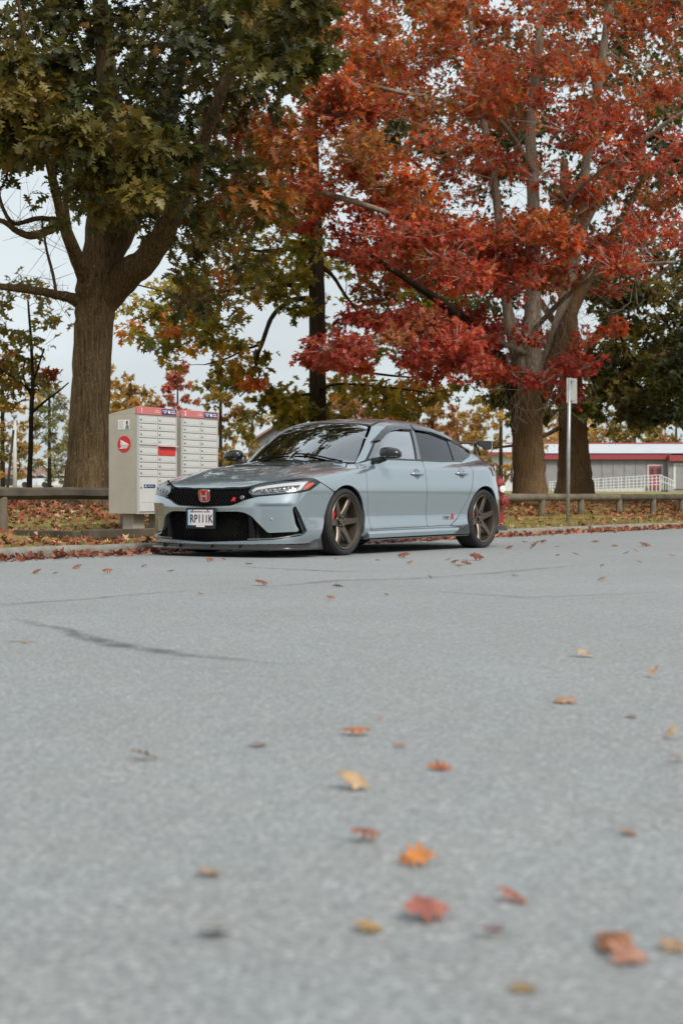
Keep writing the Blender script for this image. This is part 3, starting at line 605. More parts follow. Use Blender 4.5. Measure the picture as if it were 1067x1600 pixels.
# ---- car materials
m, t_, b = nmat('grey_pearl_paint')
b.inputs['Base Color'].default_value = (.325, .386, .428, 1); b.inputs['Roughness'].default_value = .22; b.inputs['Metallic'].default_value = .62
b.inputs['Coat Weight'].default_value = 1.; b.inputs['Coat Roughness'].default_value = .012; b.inputs['Coat IOR'].default_value = 1.85
PAINT = m
GLOSS_BLACK = plain('gloss_black', (.006, .006, .007), .12, coat=.6)
SATIN_BLACK = plain('satin_black', (.012, .012, .013), .45)
MATT_BLACK = plain('matt_black', (.006, .006, .006), .85, spec=.2)
RUBBER = noisy('tyre_rubber', (.012, .012, .012), (.022, .022, .022), 30, .72)
BRONZE = plain('bronze_wheel', (.115, .092, .072), .38, .7, coat=.25, coat_rough=.2)
BRAKE_RED = plain('caliper_red', (.55, .012, .014), .35, coat=.4)
STEEL = plain('bare_steel', (.55, .55, .56), .3, 1.)
CHROME = plain('chrome', (.75, .75, .76), .08, 1.)
DARK_CHROME = plain('smoked_chrome', (.22, .22, .23), .14, 1.)
LAMP_WHITE = plain('lamp_white', (.82, .83, .84), .25, coat=.5)
AMBER = plain('amber_reflector', (.85, .10, .012), .2, coat=.6)
TAIL_RED = plain('tail_lamp_red', (.10, .003, .006), .12, coat=.4)
BADGE_RED = plain('badge_red', (.50, .008, .016), .25, coat=.5)
CARBON = noisy('dark_lip', (.022, .023, .024), (.040, .042, .043), 120, .32, coat=.5)
INTERIOR = plain('interior_dark', (.02, .02, .021), .7)
SEAT_RED = plain('seat_red', (.13, .008, .010), .8)
def thin_glass(name, tint, fres=1.0):
    m, t, b = nmat(name); t.nodes.remove(b)
    tr = N(t, 'ShaderNodeBsdfTransparent'); tr.inputs['Color'].default_value = (*tint, 1)
    gl = N(t, 'ShaderNodeBsdfGlossy'); gl.inputs['Roughness'].default_value = .0; gl.inputs['Color'].default_value = (.95, .97, 1, 1)
    fr = N(t, 'ShaderNodeFresnel'); fr.inputs['IOR'].default_value = 1.52
    mu = N(t, 'ShaderNodeMath', operation='MULTIPLY_ADD'); mu.inputs[1].default_value = 1.5 * fres; mu.inputs[2].default_value = .05
    mu.use_clamp = True
    mx = N(t, 'ShaderNodeMixShader'); t.links.new(fr.outputs[0], mu.inputs[0]); t.links.new(mu.outputs[0], mx.inputs['Fac'])
    t.links.new(tr.outputs[0], mx.inputs[1]); t.links.new(gl.outputs[0], mx.inputs[2])
    t.links.new(mx.outputs[0], t.nodes['Material Output'].inputs['Surface']); return m
GLASS = thin_glass('windscreen_glass', (.55, .60, .58), 3.0)
TINT = thin_glass('tinted_glass', (.10, .11, .12), .75)
CLEAR = thin_glass('clear_glass', (.48, .56, .58), 3.5)
LENS = thin_glass('lamp_lens', (.93, .94, .95), .8)
SMOKE = thin_glass('smoked_visor', (.30, .31, .32), 1.2)
# honeycomb grille: dark cells between raised ribs
m, t, b = nmat('honeycomb_black')
tc = N(t, 'ShaderNodeTexCoord'); mp = N(t, 'ShaderNodeMapping'); mp.inputs['Scale'].default_value = (1, 22, 34)
vo = N(t, 'ShaderNodeTexVoronoi', feature='DISTANCE_TO_EDGE'); vo.inputs['Scale'].default_value = 1; vo.inputs['Randomness'].default_value = .12
t.links.new(tc.outputs['Object'], mp.inputs['Vector']); t.links.new(mp.outputs['Vector'], vo.inputs['Vector'])
t.links.new(ramp(t, vo.outputs['Distance'], [(.05, (.010, .010, .011)), (.14, (.0015, .0015, .0015))]), b.inputs['Base Color'])
b.inputs['Roughness'].default_value = .5; HONEY = plain('mesh_black', (.0025, .0025, .003), .6, spec=.12); DEEP = plain('cavity_black', (.002, .002, .002), .8)
m, t, b = nmat('radiator_core')
tc = N(t, 'ShaderNodeTexCoord'); wv = N(t, 'ShaderNodeTexWave', bands_direction='Z'); wv.inputs['Scale'].default_value = 26; wv.inputs['Distortion'].default_value = 0
t.links.new(tc.outputs['Object'], wv.inputs['Vector'])
t.links.new(ramp(t, wv.outputs['Fac'], [(.4, (.003, .003, .003)), (.6, (.040, .031, .020))]), b.inputs['Base Color']); RADI = m

CAR_ANG = math.atan2(1.53, 2.27)
CAR = empty('parked_car', (-.71918, 15.81978, .0), R(90) - CAR_ANG, 'grey hatchback with bronze wheels and black rear wing parked at the kerb', 'car')
# ---- side outlines in (s, theta)
def arch(cs, cz, r, a0, a1, n):
    return side_pts([(cs + r * math.cos(R(a0 + (a1 - a0) * k / n)), cz + r * math.sin(R(a0 + (a1 - a0) * k / n))) for k in range(n + 1)])
AF = arch(0, .325, .347, -28, 126, 14)        # rear foot over the top to the bumper seam
AR = arch(2.722, .325, .352, -16, 200, 18)
seamA = [(.47,.452),(.398,.33),(.376,.124),(.405,-.06),(.470,-.335)]
seamB = [(1.60,.446),(1.548,.30),(1.545,.089),(1.56,-.324)]
seamC = [(2.50,.482),(2.488,.282),(2.442,.133),(2.382,.029),(2.296,-.105),(2.177,-.238),(2.026,-.314)]
belt = [(.617,.455),(1.0,.447),(1.60,.446),(2.0,.452),(2.50,.482)]
trim_top = [(2.55,.497),(2.80,.590),(2.965,.697),(2.535,.832),(2.138,.895),(1.695,.905),(1.403,.897),(1.215,.876),(1.054,.812),(.852,.692),(.617,.470)]
hood_nose = f2r([(0,.640),(.19,.642),(.41,.649),(.50,.657),(.575,.676),(.66,.694)])
hood_edge = [hood_nose[-1],(-.65,.292),(-.508,.320),(-.36,.323),(-.032,.333),(.204,.365),(.30,.42)]
hl_top = f2r([(.66,.694),(.70,.698),(.868,.719),(1.05,.736),(1.17,.736),(1.236,.699)])
ws_base = top_pts([(.505,.69),(.43,.56),(.36,.40),(.30,.20),(.285,0)])
pillar = [(.505,ws_base[0][1]),(.80,.752),(1.04,.945)]
roofedge = [(1.3,1.0),(1.6,1.02),(2.0,1.01),(2.4,.965),(2.7,.91),(2.95,.84),(3.15,.74),(3.27,.63)]
# ---- painted panels
fender = hood_edge + [(.36,.452)] + [(.47,.452)] + seamA[1:] + [AF[0]] + AF[1:] + hl_top[::-1][:-1]
pair('fender', 'roll', fender, PAINT, CAR)
DOORF = pair('front_door', 'roll', seamA + seamB[::-1] + belt[:2][::-1], PAINT, CAR)
DOORR = pair('rear_door', 'roll', seamB + seamC[::-1] + [belt[3]], PAINT, CAR)
side_frame = [(.47,.452),(.505,ws_base[0][1])] + pillar[1:] + roofedge + [(3.20,.42),(3.16,.25),(3.13,.05),(3.09,-.16)] + AR + side_pts([(2.30,.245),(2.10,.25)]) + seamC[::-1] + trim_top
pair('rear_quarter_panel', 'roll', side_frame, PAINT, CAR, rnd=False)
hood = hood_nose[:-1] + hood_edge + top_pts([(.405,.66),(.345,.50),(.285,.30),(.245,.12),(.24,0)])
HOOD = panel('hood', 'roll', both('roll', hood), PAINT, CAR, off=.001)
# hood scoop outlet
MB().box(cp(-.12, 0, .868), (.055, .62, .018), bev=.006).build('hood_vent', SATIN_BLACK, HOOD, smooth=True)
roof = top_pts([(1.015,0),(1.03,.2),(1.075,.40)]) + [(1.09,.985)] + [(u - .0, v + .028) for u, v in roofedge[:5]] + top_pts([(2.66,.35),(2.70,0)])
panel('roof', 'roll', both('roll', roof), PAINT, CAR)
hatch = top_pts([(3.27,0),(3.24,.30),(3.12,.50)]) + [(3.17,.77),(3.29,.66)] + top_pts([(3.36,.50),(3.40,.25),(3.41,0)])
panel('tailgate', 'roll', both('roll', hatch), PAINT, CAR)
hatchframe = [(2.72,.94),(2.95,.87),(3.14,.775)] + top_pts([(3.10,.51),(2.95,.53),(2.76,.53)])
pair('tailgate_frame', 'roll', hatchframe, PAINT, CAR)
# front bumper
tip = (1.236, .699)
bump_half = [(0,.466),(.33,.481),(.40,.503),(.46,.528),(.53,.548),(.60,.566),(.769,.580),(.888,.594),(1.0,.606),(1.097,.626),(1.165,.662),tip,(1.35,.650),(1.452,.606),(1.40,.56),(1.359,.4985),(1.325,.41),(1.305,.33),(1.275,.25),(1.25,.19),(1.235,.13),(.9,.125),(.5,.12),(0,.115)]
intake_half = [(0,.420),(.40,.424),(.47,.414),(.54,.381),(.585,.33),(.69,.226),(.955,.238),(.975,.255),(.942,.30),(.908,.455),(.93,.478),(.998,.368),(1.06,.235),(1.0,.206),(.724,.168),(.487,.158),(0,.140)]
BUMP = panel('front_bumper', 'front', both('front', bump_half), PAINT, CAR, [both('front', intake_half)], depth=.05, h=.024)
g_half = [(0,.655),(.30,.655),(.48,.66),(.56,.60),(.60,.545),(.46,.515),(.40,.49),(.33,.468),(0,.452)]
GRILLE = panel('upper_grille', 'front', both('front', g_half), DEEP, CAR, off=-.040, depth=0, gap=0)
panel('grille_rim', 'front', both('front', [(0,.472),(.33,.487),(.40,.509),(.455,.533),(.53,.552),(.56,.540),(.46,.520),(.40,.497),(.33,.475),(0,.460)]), GLOSS_BLACK, GRILLE, off=-.006, gap=0, rnd=False)
i_half = [(0,.45),(.45,.45),(.60,.40),(.75,.30),(.9,.30),(.88,.50),(.95,.50),(1.1,.22),(.98,.18),(.72,.13),(0,.10)]
INTAKE = panel('lower_intake', 'front', both('front', i_half), DEEP, CAR, off=-.075, depth=0, gap=0)
panel('radiator', 'front', both('front', [(0,.345),(.36,.345),(.36,.185),(0,.185)]), RADI, INTAKE, off=-.070, depth=0, gap=0, rnd=False)
pair('intake_blade', 'front', [(.50,.40),(.545,.365),(.575,.17),(.505,.165)], plain('blade_black', (.006, .006, .006), .5, spec=.25), INTAKE, off=-.02, depth=.03)
pair('vent_trim', 'front', [(.915,.468),(.932,.476),(1.0,.36),(1.056,.236),(1.02,.216),(.99,.30)], GLOSS_BLACK, INTAKE, off=-.018, depth=.03)
pair('lower_trim', 'front', [(.50,.176),(.73,.186),(.995,.222),(1.0,.212),(.725,.172),(.49,.162)], plain('lower_trim_grey', (.10, .105, .11), .3, coat=.5), INTAKE, off=-.012, depth=.01, gap=0, rnd=False)
# honeycomb mesh: thin ribs round hexagonal cells, standing in front of the dark cavity
def honeycomb(name, half, parent, off, cw=.036, ch=.028, rib=.0028):
    poly = np.array(both('front', half)) * MET['front']; mn, mx = poly.min(0), poly.max(0); seg = []
    for j, y in enumerate(np.arange(mn[1] - ch, mx[1] + ch, ch * .75)):
        for x in np.arange(mn[0] - cw, mx[0] + cw, cw) + (cw / 2 if j % 2 else 0):
            h = [(x, y + ch / 2), (x + cw / 2, y + ch / 4), (x + cw / 2, y - ch / 4), (x, y - ch / 2)]; seg += [(h[0], h[1]), (h[1], h[2]), (h[2], h[3])]
    seg = np.array(seg); k = inside(seg.mean(1), poly); seg = seg[k]; d = seg[:, 1] - seg[:, 0]; d /= np.linalg.norm(d, axis=1, keepdims=True); nn = np.stack([-d[:, 1], d[:, 0]], 1) * rib
    Q = np.stack([seg[:, 0] - nn, seg[:, 1] - nn, seg[:, 1] + nn, seg[:, 0] + nn], 1).reshape(-1, 2); P = surf('front', Q / MET['front']); g = Fgrad(P)
    V = np.concatenate([P + g * off, P + g * (off - .012)]) * np.array([1, -1, 1]); n = len(Q); i = np.arange(0, n, 4)[:, None]
    Fq = np.concatenate([i + np.array([[0, 1, 2, 3]]), np.concatenate([i + 0, i + 1, n + i + 1, n + i], 1), np.concatenate([i + 3, i + 2, n + i + 2, n + i + 3], 1)])
    return link(name, npmesh(name, V, Fq, HONEY, smooth=False), parent)
honeycomb('grille_mesh', [(0,.648),(.40,.652),(.50,.652),(.55,.56),(.46,.517),(.40,.492),(.33,.470),(0,.455)], GRILLE, -.018)
honeycomb('intake_mesh', [(0,.43),(.42,.43),(.52,.40),(.58,.30),(.58,.15),(0,.13)], INTAKE, -.045)
# parking sensors
for sg in (1, -1):
    P = surf('front', np.array([[sg * .723, .357]]))[0]; n = Fgrad(P[None])[0]
    M = Matrix.Translation(cp(*P)) @ Vector((n[0], -n[1], n[2])).to_track_quat('Z', 'Y').to_matrix().to_4x4()
    MB().lathe([(.013, -.004), (.013, .002), (.009, .004), (.0005, .004)], 14, M).build('parking_sensor', PAINT, BUMP, smooth=True)
# lip spoiler round the bottom of the bumper
lip = MB(); phs = np.linspace(-1.262, 1.262, 61); base = surf('front', np.stack([phs, np.full(61, .15)], 1)); gn = Fgrad(base); gn[:, 2] = 0
gn /= np.linalg.norm(gn, axis=1, keepdims=True); vs = []
for k, p in enumerate(base):
    e = np.clip((abs(phs[k]) - 1.08) / .18, 0, 1); zt = .118 + .10 * e ** 1.2; ou = .034 - .006 * e
    for o_, z_ in ((-.05, .070), (ou, .070), (ou + .004, .080), (ou - .006, .088), (.004 + .006 * e, .093 + (zt - .118)), (.004 + .004 * e, zt), (-.012, zt)):
        q = p + gn[k] * o_; vs.append(cp(q[0], q[1], z_))
lip.add(vs, [(i*7+j, i*7+(j+1) % 7, (i+1)*7+(j+1) % 7, (i+1)*7+j) for i in range(60) for j in range(7)] + [tuple(range(7)), tuple(420 + j for j in range(7))])
LIP = lip.build('front_lip', CARBON, CAR, angle=35)
for t0 in (-.30, .10, .42, -.58):
    P = surf('front', np.array([[math.atan2(t0, .9), .15]]))[0]
    MB().box(cp(P[0] - .018, P[1], .104), (.03, .008, .03)).build('lip_fin', GLOSS_BLACK, LIP)
# rear bumper and tail
rb_half = [(0,.90),(.45,.90),(.75,.885),(1.02,.875),(1.10,.74),(1.165,.60),(1.175,.48),(1.20,.34),(1.20,.25),(1.1,.20),(.6,.19),(0,.19)]
RB = panel('rear_bumper', 'rear', both('rear', rb_half), PAINT, CAR, h=.04)
panel('tail_panel', 'rear', both('rear', [(0,.985),(.5,.98),(.9,.965),(1.06,.945),(1.04,.885),(.75,.895),(.45,.91),(0,.91)]), PAINT, CAR, h=.04)
diff = MB()
for k in range(-4, 5): diff.box(cp(3.50, k * .14, .185), (.20, .012, .09))
diff.box(cp(3.44, 0, .22), (.20, 1.35, .02)); diff.build('rear_diffuser', SATIN_BLACK, RB)
for k in (-1, 0, 1): MB().lathe([(.05 if k == 0 else .043, 0), (.05 if k == 0 else .043, .14), (.04, .14), (.035, .02)], 20, Matrix.Translation(cp(3.45, k * .11, .25)) @ Matrix.Rotation(R(90), 4, 'Y')).build('exhaust_pipe', STEEL, RB, smooth=True)
for sg in (1, -1):
    fin = MB(); fin.prism([(3.20,.185),(3.46,.175),(3.46,.20),(3.40,.235),(3.22,.20)], -.012, .012, Matrix.Translation((0, -sg * .80, 0)) @ Matrix(((1,0,0,0),(0,0,-1,0),(0,1,0,0),(0,0,0,1)))).build('rear_canard', CARBON, RB)
tl = [(1.40,.885),(1.30,.90),(1.22,.917),(1.0,.925),(.7,.915),(.7,.855),(1.0,.845),(1.16,.81),(1.26,.785),(1.33,.79),(1.37,.825)]
TL = pair('tail_light', 'rear', tl, TAIL_RED, CAR, off=.006, depth=.03, h=.02)
pair('light_strip', 'rear', [(1.37,.868),(1.2,.885),(.9,.888),(.9,.878),(1.2,.875),(1.365,.858)], plain('tail_strip', (.16, .010, .012), .2, coat=.6), TL, off=.009, depth=.004, gap=0)
# ---- glass
ws = top_pts([(.315,0),(.33,.20),(.39,.40),(.455,.55)]) + [(.53, ws_base[0][1] + .02), (.80,.775), (1.035,.972)] + top_pts([(1.045,.40),(1.0,.2),(.985,0)])
WSH = panel('windshield', 'roll', both('roll', ws), GLASS, CAR, off=-.004, depth=0, h=.05)
cowl = top_pts([(.255,0),(.30,.20),(.36,.40),(.43,.56),(.50,.665),(.545,.66),(.47,.55),(.40,.40),(.345,.20),(.33,0)])
panel('cowl_panel', 'roll', both('roll', cowl), SATIN_BLACK, CAR, off=-.008, depth=0, gap=0)
panel('rear_glass', 'roll', both('roll', top_pts([(2.74,0),(2.70,.35),(2.78,.50),(3.10,.48),(3.22,.28),(3.25,0)])), TINT, CAR, off=-.004, depth=0, h=.06)
trim = belt + trim_top
wf = [(.655,.480),(.852,.668),(1.045,.785),(1.205,.846),(1.365,.866),(1.620,.872),(1.485,.462)]
wr = [(1.700,.873),(2.03,.862),(2.37,.800),(2.335,.486),(1.580,.463)]
wq = [(2.42,.786),(2.562,.750),(2.895,.682),(2.767,.600),(2.55,.508),(2.39,.490)]
pair('window_trim', 'roll', trim, GLOSS_BLACK, CAR, [wf, wr, wq], off=-.003, gap=0, depth=.015, rnd=False, h=.035)
pair('door_glass', 'roll', wf, CLEAR, DOORF, off=-.010, depth=0, gap=-.01)
pair('door_glass', 'roll', wr, TINT, DOORR, off=-.010, depth=0, gap=-.01)
pair('quarter_glass', 'roll', wq, TINT, CAR, off=-.010, depth=0, gap=-.01)
pair('pillar_trim', 'roll', [(1.640,.868),(1.690,.868),(1.572,.462),(1.495,.460)], plain('pillar_gloss', (.10, .115, .12), .1, coat=1.), CAR, off=.0015, depth=.006, gap=.001, rnd=False)  # black gloss trim; its grey-blue reflection is put into the base colour
def offs(pts, d): return [(u, v + d) for u, v in pts]
v1 = [(.80,.690),(.852,.715),(1.045,.812),(1.205,.868),(1.365,.886),(1.635,.892),(1.635,.822),(1.365,.818),(1.23,.800),(1.09,.755),(.95,.68)]
v2 = [(1.665,.892),(2.03,.884),(2.37,.825),(2.50,.790),(2.46,.755),(2.36,.765),(2.03,.818),(1.665,.826)]
pair('rain_visor', 'roll', v1, SMOKE, DOORF, off=.016, depth=.012)
pair('rain_visor', 'roll', v2, SMOKE, DOORR, off=.016, depth=.012)
# dark inner shell behind the panel gaps
inner = [(.36,.46),(.60,.44),(1.0,.43),(1.60,.43),(2.0,.435),(2.50,.465),(2.84,.57),(2.99,.70),(3.12,.72),(3.10,.30),(3.06,-.10)] + arch(2.722, .325, .375, -10, 195, 14) + side_pts([(2.2,.22),(.5,.22)]) + arch(0, .325, .37, -28, 126, 10) + [(-.40,.20),(-.10,.30),(.2,.34)]
pair('inner_shell', 'roll', inner, MATT_BLACK, CAR, off=-.030, depth=0, gap=0, rnd=False, h=.06)
panel('engine_bay_shell', 'roll', both('roll', top_pts([(-.90,0),(-.88,.25),(-.82,.48),(-.5,.72),(.1,.76),(.32,.68),(.27,.3),(.2,0)])), MATT_BLACK, CAR, off=-.035, depth=0, gap=0, h=.08)
pair('lamp_cavity', 'front', [(.40,.67),(.9,.72),(1.22,.74),(1.26,.66),(1.1,.58),(.5,.54)], MATT_BLACK, CAR, off=-.05, depth=0, gap=0, rnd=False)
# ---- headlights
hl = [(.512,.604),(.532,.636),(.572,.660),(.70,.685),(.868,.706),(1.05,.722),(1.150,.722),(1.178,.697),(1.095,.640),(1.0,.620),(.888,.608),(.769,.594),(.560,.578)]
HB = pair('headlight', 'front', hl, DARK_CHROME, CAR, off=-.026, depth=.03, gap=-.012)
pair('lamp_rim', 'front', [(.50,.604),(.525,.642),(.57,.668),(.70,.693),(.868,.714),(1.05,.731),(1.168,.731),(1.225,.700),(1.10,.630),(1.0,.611),(.888,.599),(.769,.585),(.555,.570)], GLOSS_BLACK, HB, [hl], off=.001, depth=.03, gap=0)
pair('daytime_light', 'front', [(.535,.628),(.572,.656),(.70,.679),(.868,.700),(1.02,.715),(1.10,.716),(1.055,.690),(.99,.627),(.955,.622),(1.0,.680),(.868,.672),(.70,.652),(.58,.630),(.55,.606)], LAMP_WHITE, HB, off=-.012, depth=.012, gap=0, rnd=False, h=.02)
pair('turn_reflector', 'front', [(1.07,.690),(1.14,.700),(1.165,.692),(1.095,.645),(1.01,.630)], AMBER, HB, off=-.006, depth=.014, gap=0)
for hb in HB:
    sg = 1 if hb is HB[0] else -1
    for ph, z_, w_ in ((.655, .622, .030), (.735, .628, .032), (.82, .637, .034), (.90, .648, .034)):
        P = surf('front', np.array([[sg * ph, z_]]))[0]; n = Fgrad(P[None])[0]; P = P - n * .016
        nn = Vector((n[0], -n[1], 0)).normalized(); M = nn.to_track_quat('X', 'Z').to_matrix()
        MB().box(cp(*P), (.02, w_ * 2, .034), M=M, bev=.006).build('lamp_module', CHROME, hb, smooth=True)
        MB().lathe([(.0135, 0), (.012, .006), (.007, .010), (.0005, .012)], 16, Matrix.Translation(cp(*(P + n * .010))) @ nn.to_track_quat('Z', 'Y').to_matrix().to_4x4()).build('projector', plain('projector_glass', (.02, .02, .025), .03, coat=1.) if 'projector_glass' not in MATS else MATS['projector_glass'], hb, smooth=True)
pair('lamp_lens', 'front', hl, LENS, HB, off=.0005, depth=0, gap=-.003)

# ---- wheels: one built, four placed
def wheel_parts():
    P = {}
    ty = MB(); prof = [(.262,-.020),(.268,-.010),(.280,-.003),(.295,.0),(.308,-.006),(.317,-.018),(.322,-.034)]
    for k in range(4): c = -.055 - .047 * k; prof += [(.3225, c + .012), (.3165, c + .010), (.3165, c + .004), (.3225, c + .002)]
    prof += [(.322,-.212),(.317,-.228),(.300,-.242),(.268,-.236)]
    ty.lathe(prof, 72); P['tyre'] = ty.mesh('tyre', RUBBER, angle=50)
    rm = MB(); rm.lathe([(.2655,-.014),(.2655,-.006),(.262,-.002),(.257,-.003),(.254,-.010),(.2535,-.018),(.250,-.021),(.243,-.024),(.238,-.040),(.233,-.070),(.231,-.120),(.236,-.200),(.262,-.236)], 72)
    P['rim'] = rm.mesh('rim', BRONZE, angle=40)
    hb = MB(); hb.lathe([(.235,-.128),(.14,-.130),(.080,-.112),(.078,-.070),(.074,-.066),(.060,-.066),(.056,-.074),(.034,-.074),(.033,-.056),(.029,-.053),(.0005,-.053)], 40)
    P['hub'] = hb.mesh('hub', [BRONZE], angle=30)
    sp = MB()          # one spoke along +x: tapered, chamfered top, dropping into the hub and curving up to the rim
    secs = [(.055,.041,-.070,.036),(.085,.037,-.060,.034),(.12,.0335,-.050,.030),(.17,.030,-.041,.028),(.215,.0285,-.036,.030),(.238,.030,-.032,.040),(.246,.033,-.029,.05)]
    vs = []
    for r, w, h, th in secs:
        for y, z in ((-w, h - th), (-w, h - .010), (-w + .009, h), (w - .009, h), (w, h - .010), (w, h - th)): vs.append((r, y, z))
    n = 6
    sp.add(vs, [(i*n+j, i*n+(j+1) % n, (i+1)*n+(j+1) % n, (i+1)*n+j) for i in range(len(secs)-1) for j in range(n)] + [tuple(range(n)), tuple((len(secs)-1)*n+j for j in range(n))])
    P['spoke'] = sp.mesh('spoke', BRONZE, angle=25)
    ln = MB(); ln.lathe([(.0095,-.080),(.0095,-.052),(.007,-.049),(.0005,-.049)], 6); P['lug_nut'] = ln.mesh('lug_nut', plain('lug_dark', (.10, .09, .08), .4, .8))
    bd = MB(); bd.lathe([(.075,-.150),(.165,-.150),(.167,-.152),(.167,-.176),(.075,-.178)], 48); P['brake_disc'] = bd.mesh('brake_disc', STEEL, angle=30)
    return P
WP = wheel_parts()
def put_wheel(s, t, spin, cal_ang, steer=0):
    w = link('wheel', None, CAR, cp(s, t, .322), (R(90) if t > 0 else R(-90), 0, 0))
    w.rotation_mode = 'QUATERNION'
    from mathutils import Quaternion
    w.rotation_quaternion = Quaternion((0, 0, 1), steer) @ Quaternion((1, 0, 0), R(90) if t > 0 else R(-90))
    for k in ('tyre', 'rim', 'hub', 'brake_disc'): link(k, WP[k], w)
    for k in range(6): link('spoke', WP['spoke'], w, rot=(0, 0, spin + R(60) * k))
    for k in range(5):
        a = R(72) * k + .3; link('lug_nut', WP['lug_nut'], w, loc=(.047 * math.cos(a), .047 * math.sin(a), 0))
    c = MB(); n = 10; poly = []
    for k in range(n + 1):
        a = -R(30) + R(60) * k / n; poly.append((.207 * math.cos(a), .178 * math.sin(a)))
    for k in range(n + 1):
        a = R(28) - R(56) * k / n; poly.append((.118 * math.cos(a), .112 * math.sin(a)))
    c.prism(poly, -.185, -.072); ob = c.build('brake_caliper', BRAKE_RED, w, angle=30); ob.rotation_euler = (0, 0, cal_ang if t > 0 else cal_ang)
    return w
put_wheel(0, .928, R(2), R(152), R(2.5)); put_wheel(0, -.928, R(14), R(152), R(2.5))
put_wheel(2.722, .930, R(14), R(150)); put_wheel(2.722, -.930, R(30), R(150))
for s_ in (0, 2.722):
    for sg in (1, -1):
        a_ = [R(-12 + 204 * k / 20) for k in range(21)]; w = MB(); r_ = .356
        vs = [cp(s_ + r_ * math.cos(x), sg * tt, .325 + r_ * math.sin(x)) for tt in (.905, .60) for x in a_] + [cp(s_, sg * .60, .325)]
        w.add(vs, [(k, k + 1, 22 + k, 21 + k) for k in range(20)] + [(21 + k, 22 + k, 42) for k in range(20)])
        w.build('wheel_arch_liner', MATT_BLACK, CAR)
ub = MB(); ub.box(cp(1.35, 0, .20), (4.4, 1.30, .12)); ub.box(cp(1.35, 0, .20), (1.85, 1.68, .10)); ub.build('underbody', MATT_BLACK, CAR)
